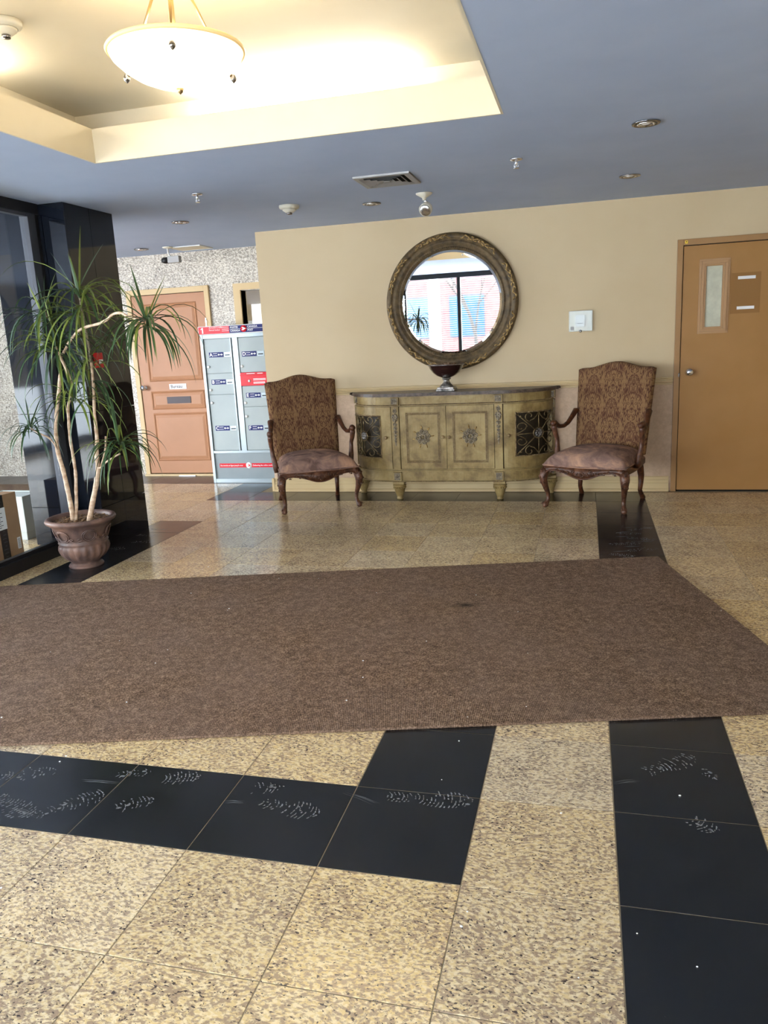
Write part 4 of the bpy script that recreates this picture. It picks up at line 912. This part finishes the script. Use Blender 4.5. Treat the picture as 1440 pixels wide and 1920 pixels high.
def armchair(name, loc, rotz, label):
    t = empty(name, loc, label, 'armchair', 'carved armchairs', rotz)
    fw, rw, yf_, yr = .335, .275, -.335, .30; SZ = .385
    for s_ in (-1, 1):
        cab_leg(s_ * fw, yf_, s_ * .5, -1, .325, M['chair_carving'], t)
        cab_leg(s_ * rw, yr, s_ * .15, 1, .318, M['chair_wood'], t, rear=True)
    # seat rails with scalloped apron
    n = 28; top = []; bot = []
    q = MB(); vs = []
    def low(f):   # f -1..1: deep centre, arched towards the legs
        a = abs(f)
        return .318 - .062 * math.exp(-(a / .42) ** 2.2) - .045 * max(0, (a - .80) / .20) ** 1.6 + .0
    for k in range(n + 1):
        f = -1 + 2 * k / n; x = f * fw; bow = -.020 * (1 - f * f); z0, z1 = low(f), .352
        vs += [(x, yf_ - .022 + bow, z0), (x, yf_ - .022 + bow, z1), (x, yf_ + .012 + bow, z0), (x, yf_ + .012 + bow, z1)]
    fs = []
    for k in range(n): a = 4 * k; b = a + 4; fs += [(a, b, b + 1, a + 1), (a + 2, a + 3, b + 3, b + 2), (a + 1, b + 1, b + 3, a + 3), (a, a + 2, b + 2, b)]
    fs += [(0, 1, 3, 2), (4 * n, 4 * n + 2, 4 * n + 3, 4 * n + 1)]
    q.add(vs, fs, True); ap = q.obj('apron', M['chair_carving'], t)
    q = MB()   # carved foliage on the apron
    q.tube([(f * fw, yf_ - .026 - .020 * (1 - f * f), low(f) + .006) for f in [-.97 + 1.94 * k / 30 for k in range(31)]], .0055, 6)
    def ys_(x): f = x / fw; return yf_ - .027 - .020 * (1 - f * f)
    for s_ in (-1, 1):
        for k in range(6):
            cx_ = s_ * (.035 + k * .045); cz = .320 + .010 * math.sin(k * 2) - .018 * math.exp(-k * .8); r0 = .017 - k * .0011
            q.tube([(cx_ + r0 * (1 - .7 * i / 9) * math.cos(s_ * i * .62 + k), ys_(cx_), cz + r0 * (1 - .7 * i / 9) * math.sin(s_ * i * .62 + k)) for i in range(10)], .0042, 6)
            q.ball((cx_ + s_ * .012, ys_(cx_), cz - .008), .007, 6, (1.6, .6, .8))
    for k in range(7): a = k * 2 * PI / 7; q.ball((.016 * math.cos(a), ys_(0), .298 + .016 * math.sin(a)), .009, 6, (1, .6, 1))
    q.ball((0, ys_(0) - .004, .298), .007, 6)
    q.obj('apron_carving', M['chair_carving'], ap)
    q = MB()
    for s_ in (-1, 1):
        a = Vector((s_ * fw, yf_, 0)); b = Vector((s_ * (rw + .0), yr, 0)); nn = Vector((1, 0, 0)) * s_ * .012
        m_ = 12; vs = []
        for k in range(m_ + 1):
            f = k / m_; p = a.lerp(b, f); z0 = .308 - .018 * math.sin(f * PI)
            vs += [(p.x + nn.x, p.y, z0), (p.x + nn.x, p.y, .352), (p.x - nn.x, p.y, z0), (p.x - nn.x, p.y, .352)]
        fs = []
        for k in range(m_): A = 4 * k; B_ = A + 4; fs += [(A, B_, B_ + 1, A + 1), (A + 2, A + 3, B_ + 3, B_ + 2), (A + 1, B_ + 1, B_ + 3, A + 3), (A, A + 2, B_ + 2, B_)]
        fs += [(0, 1, 3, 2), (4 * m_, 4 * m_ + 2, 4 * m_ + 3, 4 * m_ + 1)]; q.add(vs, fs)
    q.box(-rw, rw, yr - .02, yr + .012, .30, .352, .003); q.obj('seat_rail', M['chair_wood'], t)
    # cushion: plump superellipse trapezoid
    q = MB(); nu, nv = 26, 20; vs = []
    for j in range(nv + 1):
        for i in range(nu + 1):
            u, v = -1 + 2 * i / nu, -1 + 2 * j / nv
            hw = fw + .012 + (rw + .0 - fw) * (v + 1) / 2
            bow = -.035 * (1 - u * u) * max(0, -v)
            e = (1 - abs(u) ** 4.5) * (1 - abs(v) ** 4.5); z = .364 + .098 * max(0, e) ** .40 + .036 * (1 - u * u) * (1 - v * v)
            vs.append((u * hw, (yf_ - .012) + (v + 1) / 2 * (yr - yf_ - .02) + bow, z))
    o_ = (nu + 1) * (nv + 1); fs = [(j * (nu + 1) + i, j * (nu + 1) + i + 1, (j + 1) * (nu + 1) + i + 1, (j + 1) * (nu + 1) + i) for j in range(nv) for i in range(nu)]
    rim = [i for i in range(nu + 1)] + [j * (nu + 1) + nu for j in range(1, nv + 1)] + [nv * (nu + 1) + i for i in range(nu - 1, -1, -1)] + [j * (nu + 1) for j in range(nv - 1, 0, -1)]
    for r_ in rim: x, y, z = vs[r_]; vs.append((x, y, .350))
    m_ = len(rim); fs += [(rim[k], o_ + k, o_ + (k + 1) % m_, rim[(k + 1) % m_]) for k in range(m_)] + [tuple(o_ + k for k in range(m_))]
    q.add(vs, fs, True); cu_ = q.obj('seat_cushion', M['suede'], t)
    q = MB(); q.tube([(vs[r_][0] * 1.008, vs[r_][1] - (.003 if vs[r_][1] < 0 else -.0), .360) for r_ in rim] + [(vs[rim[0]][0] * 1.008, vs[rim[0]][1] - .003, .360)], .006, 6, cap=False); q.obj('piping', M['suede'], cu_)
    # back slab: camel top, reclined
    q = MB(); nu, nv = 24, 26; H0, H1 = .385, 1.105; rec = math.tan(R(11))
    def bp(u, v, side):
        crest = .050 * (0.5 * (1 + math.cos(min(1, abs(u) / .78) * PI)))  - .012 * max(0, (abs(u) - .9) / .1)
        hw = .300 + .030 * v; z = H0 + v * (H1 + crest - H0); yb = yr - .105 + (z - H0) * rec
        e = max(0, (1 - abs(u) ** 8) * (1 - abs(2 * v - 1) ** 12)) ** .4
        th_ = .048
        return (u * hw, yb + .048 + side * (th_ * (.55 + .45 * e) + (.012 * (1 - u * u) if side < 0 else 0)), z)
    for side in (-1, 1):
        vs = [bp(-1 + 2 * i / nu, j / nv, side) for j in range(nv + 1) for i in range(nu + 1)]
        q.add(vs, [(j * (nu + 1) + i, j * (nu + 1) + i + 1, (j + 1) * (nu + 1) + i + 1, (j + 1) * (nu + 1) + i) for j in range(nv) for i in range(nu)], True)
    W_ = (nu + 1) * (nv + 1); rim = [i for i in range(nu + 1)] + [j * (nu + 1) + nu for j in range(1, nv + 1)] + [nv * (nu + 1) + i for i in range(nu - 1, -1, -1)] + [j * (nu + 1) for j in range(nv - 1, 0, -1)]
    off = len(q.v) - 2 * W_; m_ = len(rim)
    q.f += [(off + rim[k], off + rim[(k + 1) % m_], off + W_ + rim[(k + 1) % m_], off + W_ + rim[k]) for k in range(m_)]; q.sm += [True] * m_; q.mi += [0] * m_
    bk = q.obj('backrest', M['damask'], t)
    # arms: two
    for s_ in (-1, 1):
        q = MB(); xo = s_ * .30
        back = Vector((s_ * .298, yr - .105 + (.74 - H0) * rec + .03, .745))
        pts = [back, Vector((s_ * .322, back.y - .03, .745)), Vector((s_ * .328, back.y - .085, .702)), Vector((s_ * .342, back.y - .145, .652)), Vector((s_ * .355, back.y - .205, .630)), Vector((s_ * .366, back.y - .27, .635)), Vector((s_ * .372, back.y - .32, .655)), Vector((s_ * .374, back.y - .355, .674)), Vector((s_ * .372, back.y - .385, .670)), Vector((s_ * .370, back.y - .395, .652))]
        q.tube(pts, [.020, .026, .022, .019, .018, .019, .023, .027, .026, .012], 12)
        arm = q.obj('arm', M['chair_wood'], t)
        q = MB(); e_ = pts[7]
        q.tube([(e_.x, e_.y - .005, .67), (e_.x, e_.y - .006, .63), (e_.x - s_ * .004, e_.y + .012, .58), (e_.x - s_ * .010, e_.y + .030, .54), (e_.x - s_ * .014, e_.y + .028, .48), (e_.x - s_ * .022, e_.y + .008, .43), (e_.x - s_ * .030, e_.y, .365), (e_.x - s_ * .034, e_.y, .325)], [.022, .024, .021, .018, .020, .024, .025, .020], 12)
        q.obj('arm_post', M['chair_carving'], t)
    return t
armchair('carved_armchair', (-2.40, 6.585, 0), R(30), 'carved armchair with damask back between the mailbox cabinet and the credenza, turned right')
armchair('carved_armchair', (.115, 6.660, 0), R(-22), 'carved armchair with damask back between the credenza and the tan orange door, turned left')

# ------------------------------------------------------------------ potted dracaena
PX, PY = -3.372, 4.52
pp = empty('potted_dracaena', (PX, PY, 0), 'tall many stemmed dracaena in a glazed brown urn before the black pillar', 'plant')
def lob(r, z, a):
    if .055 < z < .168:
        f = math.sin((z - .055) / .113 * PI) ** .7; return r * (1 - .07 * f * (1 - abs(math.cos(a * 10)) ** .7) * 1.3)
    return r
q = MB(); prof = [(.112, 0), (.117, .007), (.112, .017), (.094, .024), (.094, .032), (.112, .050), (.142, .075), (.163, .103), (.171, .130), (.167, .155), (.158, .168), (.164, .174), (.165, .180), (.158, .187), (.160, .205), (.168, .238), (.183, .275), (.197, .300), (.214, .312), (.228, .322), (.234, .334), (.229, .346), (.215, .352), (.200, .348), (.194, .338), (.190, .325)]
q.lathe(prof, n=80, fn=lob); q.add([(.193 * math.cos(2 * PI * k / 40), .193 * math.sin(2 * PI * k / 40), .02) for k in range(40)][:0], []); pot = q.obj('pot', M['pot'], pp)
q = MB(); 
for a0 in (0, 1, 2, 3, 4, 5):
    ac = a0 * PI / 3 + .35
    def S(da, z): 
        rr = .156 + max(0, z - .195) * .36 + .005; return (rr * math.cos(ac + da), rr * math.sin(ac + da), z)
    q.tube([S(.22 * math.cos(t), .243 + .034 * math.sin(t)) for t in [k * 2 * PI / 20 for k in range(21)]], .0045, 6, cap=False)
    q.tube([S(.28 * math.cos(t), .241 + .042 * math.sin(t)) for t in [k * 2 * PI / 20 for k in range(21)]], .004, 6, cap=False)
    q.tube([S(.34 + .1 * math.cos(t) * (1 - .08 * k), .216 + .013 * math.sin(t) * (1 - .08 * k)) for k, t in enumerate([j * .7 for j in range(10)])], .0045, 6)
    q.tube([S(.70 - .1 * math.cos(t) * (1 - .08 * k), .216 + .013 * math.sin(t) * (1 - .08 * k)) for k, t in enumerate([j * .7 for j in range(10)])], .0045, 6)
    q.tube([S(.25, .222), S(.40, .206), S(.52, .201), S(.64, .206), S(.79, .222)], .005, 6)
q.obj('pot_relief', M['pot'], pot)
q = MB(); q.lathe([(0, .316), (.190, .314), (.193, .325), (.16, .327), (.10, .331), (0, .332)], n=32); sl = q.obj('soil', M['soil'], pp)
random.seed(21); q = MB()
for k in range(150):
    a = random.uniform(0, 2 * PI); r = .180 * math.sqrt(random.random()); q.ball((r * math.cos(a), r * math.sin(a), .331 + random.uniform(-.002, .006)), random.uniform(.006, .013), 6, (random.uniform(.6, 1.6), random.uniform(.5, 1), .35))
tag(q.obj('bark_chips', M['chip'], sl), kind='stuff')
def loc(p): return Vector((p[0] - PX, p[1] - PY, p[2]))
def smooth(pts, k=3):
    out = []
    P_ = [pts[0]] + pts + [pts[-1]]
    for i in range(1, len(P_) - 2):
        for j in range(k):
            t = j / k; a, b, c, d = P_[i - 1], P_[i], P_[i + 1], P_[i + 2]
            out.append(0.5 * ((2 * b) + (c - a) * t + (2 * a - 5 * b + 4 * c - d) * t * t + (3 * b - a - 3 * c + d) * t ** 3))
    out.append(pts[-1]); return out
def cane(pts, r0, r1, m_='cane', nm='stem'):
    r0 *= .82; r1 *= .85
    P_ = smooth([loc(p) for p in pts]); n = len(P_)
    rs = [r0 + (r1 - r0) * i / (n - 1) + .0012 * math.sin(i * 2.3) for i in range(n)]
    q = MB(); q.tube(P_, rs, 10); return q.obj(nm, M[m_], pp)
Y = 4.5
cane([(-3.402, Y-.02, .318), (-3.404, Y - .02, .42), (-3.421, Y-.01, .552), (-3.442, Y, .681), (-3.463, Y, .81), (-3.452, Y, .954), (-3.42, Y, 1.097), (-3.384, Y, 1.219), (-3.359, Y, 1.323)], .021, .013)
cane([(-3.385, Y - .02, .318), (-3.382, Y + .01, .43), (-3.384, Y + .03, .53), (-3.384, Y + .05, .64), (-3.392, Y + .06, .754), (-3.397, Y + .06, .881), (-3.381, Y + .05, 1.007), (-3.36, Y + .04, 1.113), (-3.309, Y + .03, 1.199), (-3.301, Y + .01, 1.303), (-3.325, Y - .01, 1.408), (-3.351, Y - .02, 1.495)], .015, .010)
cane([(-3.278, Y-.02, .318), (-3.249, Y, .44), (-3.201, Y, .57), (-3.168, Y, .679), (-3.164, Y, .788), (-3.147, Y, .877), (-3.150, Y + .01, .966)], .024, .014)
cane([(-3.150, Y + .01, .966), (-3.144, Y + .01, 1.089), (-3.135, Y + .02, 1.228), (-3.128, Y + .02, 1.383)], .013, .010)
cane([(-3.128, Y + .02, 1.383), (-3.134, Y + .02, 1.553), (-3.137, Y + .01, 1.687), (-3.138, Y, 1.803), (-3.136, Y, 1.86)], .011, .009, 'cane_dark')
cane([(-3.359, Y, 1.323), (-3.357, Y, 1.461), (-3.362, Y, 1.53), (-3.381, Y, 1.633), (-3.415, Y, 1.735)], .012, .009, 'cane_dark')
cane([(-3.253, Y + .02, .46), (-3.228, Y + .04, .606), (-3.185, Y + .05, .679), (-3.130, Y + .05, .80), (-3.112, Y + .05, .894)], .010, .007)
cane([(-3.166, Y - .01, .694), (-3.117, Y - .05, .697), (-3.073, Y - .08, .718), (-3.003, Y - .11, .757), (-2.900, Y - .13, .802)], .008, .006)
# long side branch reaching into the room
s_of = lambda p, k: tuple(c * k if i < 2 else 1.43 + (c - 1.43) * k for i, c in enumerate(p))
bt = [(-3.329, Y, 1.432), (-3.268, Y, 1.508), (-3.188, Y, 1.582), (-3.105, Y, 1.611), (-3.037, Y, 1.621), (-2.963, Y, 1.644), (-2.912, Y, 1.677), (-2.85, Y, 1.68), (-2.797, Y, 1.648), (-2.727, Y, 1.631), (-2.682, Y, 1.632)]
ks = [1, .99, .98, .96, .94, .92, .90, .88, .86, .84, .82]
bt = [s_of(p, k) for p, k in zip(bt, ks)]
cane(bt, .011, .008)
cane([(-3.449, Y, .791), (-3.483, Y - .03, .893), (-3.54, Y - .05, .931), (-3.600, Y - .06, .970)], .007, .006)
cane([(-3.309, Y + .03, 1.199), (-3.28, Y - .02, 1.19), (-3.25, Y - .05, 1.165)], .008, .007)
LM = []
def leaf(p0, az, el, L, wd, droop, m_, fold=.25):
    q = MB(); p = Vector(p0); n = 9; d = Vector((math.cos(az) * math.cos(el), math.sin(az) * math.cos(el), math.sin(el))); vs = []
    for i in range(n + 1):
        f = i / n; side = Vector((-math.sin(az), math.cos(az), 0)); nrm = side.cross(d).normalized()
        if nrm.z < 0: nrm = -nrm
        w_ = wd * (.55 + .45 * min(1, f * 4)) * (1 - f ** 3.0) + .0004
        vs += [p - side * w_ + nrm * w_ * fold * 2, p, p + side * w_ + nrm * w_ * fold * 2]
        p = p + d * (L / n); d = (d + Vector((0, 0, -droop * (0.35 + 1.3 * f)))).normalized()
    fs = []
    for i in range(n): a = 3 * i; fs += [(a, a + 1, a + 4, a + 3), (a + 1, a + 2, a + 5, a + 4)]
    q.add(vs, fs, True); q.obj('leaf', M[m_], pp, fix=False)
def crown(c, n, L, wd, seed, mats=('leaf1', 'leaf1', 'leaf2'), up=4, tilt=(0, 0), droop=.26, spread=.05):
    rnd = random.Random(seed); c = loc(c)
    for k in range(n):
        az = k * 2.39996 + rnd.uniform(-.25, .25)
        if k < up: el = R(rnd.uniform(55, 85)); dr = .03; LL = L * rnd.uniform(.55, .9)
        else: el = R(rnd.uniform(-30, 50)); dr = droop * rnd.uniform(1.0, 1.7); LL = L * rnd.uniform(.75, 1.15)
        p = c + Vector((0, 0, -rnd.random() * spread + .01)) + Vector((math.cos(az), math.sin(az), 0)) * .008
        # keep blades clear of glass behind on the left
        if c.x + math.cos(az) * LL * .75 < -(3.74 + PX) - 0.0: LL *= .72
        if c.x + math.cos(az) * LL * .7 < (-3.72 - PX): LL = max(.12, min(LL, abs((c.x - (-3.72 - PX)) / max(.2, abs(math.cos(az)))) * 1.05))
        if c.y + math.sin(az) * LL * .7 > .46: LL *= .8
        leaf(p, az, el, LL, wd * rnd.uniform(.8, 1.25), dr, rnd.choice(mats))
crown((-3.137, Y, 1.850), 46, .50, .0085, 1, ('leaf1', 'leaf2', 'leaf2'), 5, droop=.24, spread=.16)
crown((-3.415, Y, 1.735), 34, .38, .0075, 2, ('leaf1', 'leaf2', 'leaf3'), 5, spread=.12)
crown((-3.355, Y, 1.530), 54, .48, .0080, 3, ('leaf1', 'leaf3', 'leaf2'), 4, spread=.10)
crown(bt[-1], 48, .36, .0070, 4, ('leaf1', 'leaf1', 'leaf1', 'leaf2'), 4, droop=.30, spread=.05)
crown((-3.240, Y - .06, 1.165), 26, .38, .0075, 5, ('leaf3', 'leaf2'), 3, droop=.26)
crown((-2.898, Y - .13, .905), 38, .36, .0070, 6, ('leaf1', 'leaf1', 'leaf2'), 3, droop=.28, spread=.10)
crown((-3.600, Y - .06, .985), 30, .30, .0065, 7, ('leaf3', 'leaf1'), 3, droop=.28)
crown((-3.125, Y, 1.45), 20, .42, .0085, 8, ('leaf2', 'leaf2', 'leaf1'), 0, droop=.32, spread=.30)

# ------------------------------------------------------------------ things in the vestibule behind the glass
pc = empty('cardboard_parcel', (-4.14, 4.60, 0), 'upright brown cardboard parcel with black tape behind the glass wall', 'parcel', rotz=0)
MB().box(-.055, .055, -.19, .17, 0, .475, .003).obj('carton', M['carton'], pc)
tp = MB().box(.0551, .0562, -.045, .030, .0, .476).obj('tape', M['black'], pc); MB().box(-.056, .0555, -.045, .030, .4752, .4762).obj('tape', M['black'], pc)
q = MB(); random.seed(9)
for k in range(16): z = .02 + k * .027; q.box(.0563, .0568, -.03 + random.uniform(0, .02), .005 + random.uniform(0, .015), z, z + .006)
q.obj('tape_print', M['grey_frame'], tp)
lb = MB().box(.0564, .0572, -.115, .035, .225, .385).obj('shipping_label', M['label_white'], pc)
q = MB()
for k in range(9): q.box(.0573, .0577, -.10 + .01 * (k % 3), -.02 + .02 * (k % 2), .24 + k * .015, .245 + k * .015)
q.obj('label_print', M['grey_frame'], lb)
MB().box(.0552, .0560, .115, .150, .05, .135).obj('barcode_label', M['label_white'], pc)
q = MB()
for k in range(8): q.box(.0561, .0564, .120, .145, .058 + k * .009, .061 + k * .009)
q.obj('barcode', M['black'], pc)
pc2 = empty('flat_parcel', (-4.22, 4.24, 0), 'second cardboard parcel leaning nearest the picture edge behind the glass', 'parcel')
MB().box(-.05, .06, -.2, .14, 0, .36, .003).obj('carton', M['carton'], pc2)
MB().box(.0602, .0612, -.06, .02, 0, .361).obj('tape', M['black'], pc2)
bn = empty('white_bin', (-4.46, 5.25, 0), 'white rectangular bin with recessed base between the parcel and the pillar', 'bin')
q = MB(); q.box(-.26, .13, -.13, .12, .07, .355, .005); q.obj('bin_body', M['planter_white'], bn)
q = MB(); q.box(-.24, .11, -.11, .10, 0, .07, .003); q.obj('bin_base', M['planter_white'], bn)
q = MB(); ring_ = [(-.265, .135, -.135, -.118), (-.265, .135, .107, .125), (-.265, -.248, -.118, .107), (.118, .135, -.118, .107)]
for a in ring_: q.box(a[0], a[1], a[2], a[3], .350, .362, .002)
q.obj('bin_rim', M['planter_white'], bn)
vm = MB().box(-7.9, -5.30, 5.75, 7.50, 0.0005, .012, .003).obj('vestibule_mat', M['mat']); tag(vm, 'brown mat on the vestibule floor seen through the glass', 'mat')

# ------------------------------------------------------------------ fire alarm on the pillar
fa = empty('fire_alarm', (-3.53, 5.165, 1.39), 'small red fire alarm pull station on the black pillar behind the plant', 'alarm')
MB().box(0, .035, -.035, .035, -.055, .055, .004).obj('alarm_body', M['alarm_red'], fa)
MB().box(.0352, .042, -.022, .022, -.025, .005, .002).obj('pull_handle', M['label_white'], fa)

# ------------------------------------------------------------------ ceiling fixtures
def downlight(name, x, y, label):
    t = empty(name, (x, y, CEIL), label, 'light', 'recessed ceiling spotlights')
    F = lambda r, z, a: r
    MB().lathe([(.060, -.001), (.074, -.002), (.072, -.008), (.062, -.010), (.056, -.002)], n=32, fn=F).obj('trim_ring', M['bronze_steel'], t)
    MB().lathe([(.0, -.001), (.060, -.001), (.060, -.0022), (0, -.0022)], n=32).obj('reflector', M['black'], t)
    MB().lathe([(.044, -.003), (.048, -.0105), (.040, -.0105), (.036, -.003)], n=28, fn=F).obj('inner_ring', M['steel'], t)
    MB().lathe([(0, -.009), (.018, -.0085), (.028, -.003)], n=20, fn=F).obj('lamp_face', M['label_white'], t)
downlight('recessed_spotlight', -3.291, 6.228, 'unlit round recessed spotlight nearest above the salmon door side of the pillar')
downlight('recessed_spotlight', -4.483, 7.583, 'unlit round recessed spotlight beside the ceiling camera')
downlight('recessed_spotlight', -1.629, 6.226, 'unlit round recessed spotlight left of the emergency lamp head')
downlight('recessed_spotlight', .294, 6.122, 'unlit round recessed spotlight closest to the beige wall right of the mirror')
downlight('recessed_spotlight', .300, 4.645, 'unlit round recessed spotlight right of the tray corner, largest in the picture')
def sprinkler(x, y, label):
    t = empty('fire_sprinkler', (x, y, CEIL), label, 'sprinkler', 'pendent fire sprinklers')
    MB().lathe([(.006, -.002), (.040, -.002), (.036, -.010), (.014, -.014), (0, -.014)], n=24).obj('escutcheon', M['steel'], t)
    q = MB(); q.lathe([(.009, -.012), (.009, -.030), (.005, -.034), (.005, -.052), (0, -.052)], n=12)
    for s_ in (-1, 1): q.tube([(s_ * .008, 0, -.028), (s_ * .014, 0, -.040), (s_ * .004, 0, -.055)], .0022, 6)
    q.obj('nozzle', M['steel'], t)
    MB().lathe([(0, -.053), (.018, -.055), (.018, -.058), (0, -.059)], n=16).obj('deflector', M['steel'], t)
sprinkler(-2.604, 5.206, 'chrome fire sprinkler on the ceiling above the plant side, left one')
sprinkler(-.422, 5.175, 'chrome fire sprinkler just right of the ceiling vent and lamp head')
def smoke(x, y, z, label, r=.078):
    t = empty('smoke_detector', (x, y, z), label, 'smoke detector')
    MB().lathe([(.0, 0), (r, -.001), (r, -.016), (r * .93, -.024), (r * .72, -.030)], n=32, fn=lambda r, z, a: r).obj('base', M['white_trim'], t)
    MB().lathe([(r * .70, -.028), (r * .66, -.038), (r * .40, -.052), (r * .36, -.054), (0, -.054)], n=32).obj('cover', M['white_trim'], t)
    MB().lathe([(r * .26, -.054), (r * .25, -.066), (0, -.067)], n=16).obj('sensor', M['bronze_steel'], t)
smoke(-2.222, 5.975, CEIL, 'off white smoke detector on the blue grey ceiling left of the vent')
smoke(-2.38, 3.14, UZ, 'off white smoke detector in the raised tray at the top left picture corner', .07)
vt = empty('ceiling_vent', (-1.295, 5.395, CEIL), 'square multi ring air diffuser on the blue grey ceiling', 'vent')
q = MB()
def sq(q, r0, r1, z0, z1):
    a = [(-r0, -r0, z0), (r0, -r0, z0), (r0, r0, z0), (-r0, r0, z0)]; b = [(-r1, -r1, z1), (r1, -r1, z1), (r1, r1, z1), (-r1, r1, z1)]
    b2 = [(x, y, z + .002) for x, y, z in b]; a2 = [(x, y, z + .002) for x, y, z in a]
    q.add(a + b, [(k, (k + 1) % 4, (k + 1) % 4 + 4, k + 4) for k in range(4)]); q.add(a2 + b2, [(k, (k + 1) % 4, (k + 1) % 4 + 4, k + 4) for k in range(4)])
MB().box(-.15, .15, -.15, .15, -.003, -.0005).obj('duct_opening', M['dark'], vt)
q = MB(); sq(q, .190, .160, -.012, -.014); sq(q, .190, .188, -.001, -.012); sq(q, .160, .140, -.014, -.004); q.obj('diffuser_rim', M['vent'], vt)
for r_ in (.128, .090, .052):
    q = MB(); sq(q, r_, r_ - .022, -.016, -.004); q.obj('diffuser_ring', M['vent'], vt)
MB().box(-.022, .022, -.022, .022, -.018, -.014, .002).obj('centre_plate', M['vent'], vt)
em = empty('emergency_lamp_head', (-1.170, 6.018, CEIL), 'swivelling chrome and cream emergency lamp head hanging below the ceiling', 'light')
MB().lathe([(0, 0), (.062, -.001), (.060, -.008), (.030, -.026), (.016, -.034), (.012, -.050), (0, -.05)], n=24).obj('canopy', M['white_trim'], em)
q = MB(); q.tube([(0, 0, -.048), (.012, 0, -.058), (.020, .010, -.072)], .010, 8); q.obj('swivel', M['steel'], em)
d_ = Vector((-.15, -.85, -.5)).normalized()
q = MB(); q.tube([Vector((.012, .018, -.105)) + d_ * s_ for s_ in (-.035, -.025, 0, .025, .036)], [.018, .036, .046, .048, .049], 20); hd_ = q.obj('lamp_housing', M['white_trim'], em)
q = MB(); q.tube([Vector((.012, .018, -.105)) + d_ * s_ for s_ in (.0365, .042, .046)], [.043, .038, .020], 20); q.obj('lamp_lens', M['steel'], hd_)
cm = empty('ceiling_camera', (-4.19, 7.60, CEIL), 'small white box camera with black lens hanging near the stone wall', 'camera')
MB().lathe([(0, 0), (.055, -.001), (.050, -.010), (.016, -.018), (0, -.018)], n=20).obj('mount', M['white_trim'], cm)
MB().tube([(0, 0, -.015), (.0, 0, -.060), (.025, 0, -.095)], .009, 8).obj('arm', M['white'], cm)
MB().box(.0, .13, -.03, .03, -.160, -.095, .004).obj('camera_body', M['vent'], cm)
MB().lathe([(.032, 0), (.032, -.050), (.024, -.075), (.020, -.075)], (.0, 0, -.130), 16, axis='x').obj('lens', M['black'], cm)
cp = empty('ceiling_hatch', (-4.02, 7.78, CEIL), 'cream square access hatch on the ceiling behind the small camera', 'hatch')
MB().box(-.17, .17, -.14, .14, -.008, 0, .002).obj('hatch_panel', M['coffer'], cp)
q = MB(); 
for a in ((-.18, .18, -.15, -.14), (-.18, .18, .14, .15), (-.18, -.17, -.14, .14), (.17, .18, -.14, .14)): q.box(a[0], a[1], a[2], a[3], -.010, 0)
q.obj('hatch_frame', M['white'], cp)
ex = empty('clear_sign_panel', (1.16, 5.70, CEIL), 'clear plastic edge lit sign panel hanging at the right picture edge', 'sign')
MB().box(-.02, .22, -.02, .02, -.014, 0, .002).obj('sign_mount', M['steel'], ex)
MB().box(-.02, .24, -.003, .003, -.11, -.014, .001).obj('sign_plate', M['clear'], ex)
q = MB(); q.box(-.022, -.018, -.004, .004, -.11, -.014); q.box(-.005, -.001, -.004, .004, -.11, -.014); q.obj('sign_edge', M['label_white'], ex)

# ------------------------------------------------------------------ pendant bowl lamp
pz = 2.50
pd = empty('pendant_lamp', (-1.325 * 1.10, 2.60 * 1.10, UZ), 'glowing frosted glass bowl pendant on brass rods in the raised tray', 'lamp')
dz = pz - UZ
q = MB(); RB = .248
pr = [(RB, dz), (RB - .004, dz - .004), (RB * .93, dz - .030), (RB * .80, dz - .060), (RB * .62, dz - .088), (RB * .42, dz - .108), (RB * .2, dz - .120), (0, dz - .124)]
q.lathe(pr[1:], n=64, fn=lambda r, z, a: r); q.obj('glass_bowl', M['bowl'], pd)
q = MB(); q.lathe([(RB - .012, dz + .001), (RB, dz + .003), (RB + .004, dz - .003), (RB - .003, dz - .012), (RB - .012, dz - .006)], n=64, fn=lambda r, z, a: r); q.obj('bowl_rim', M['bowl_rim'], pd)
for k in range(3):
    a = R(-66 + 120 * k); x, y = math.cos(a), math.sin(a)
    rod = MB().tube([(x * .035, y * .035, -.05), (x * .185, y * .185, dz + .0)], .0055, 8).obj('rod', M['brass'], pd)
    MB().tube([(x * .185, y * .185, dz), (x * .212, y * .212, dz - .034), (x * .222, y * .222, dz - .052)], .006, 8).obj('hook', M['brass'], rod)
    MB().lathe([(0, -.018), (.011, -.008), (.013, 0), (.008, .012), (0, .016)], (x * .229, y * .229, dz - .057), 12).obj('finial', M['bronze_steel'], rod)
MB().tube([(0, 0, -.02), (0, 0, dz - .03)], .007, 8).obj('stem', M['brass'], pd)
MB().lathe([(0, dz - .123), (.014, dz - .127), (.010, dz - .139), (0, dz - .147)], n=16).obj('bottom_finial', M['brass'], pd)
MB().lathe([(0, 0), (.065, -.001), (.060, -.016), (.022, -.040), (0, -.042)], n=32).obj('canopy', M['brass'], pd)
L = bpy.data.lights.new('pendant_bulb', 'POINT'); L.energy = 14; L.color = (1, .84, .58); L.shadow_soft_size = .05
lo = bpy.data.objects.new('pendant_bulb', L); COL.objects.link(lo); lo.parent = pd; lo.location = (.09, 0, dz - .01)
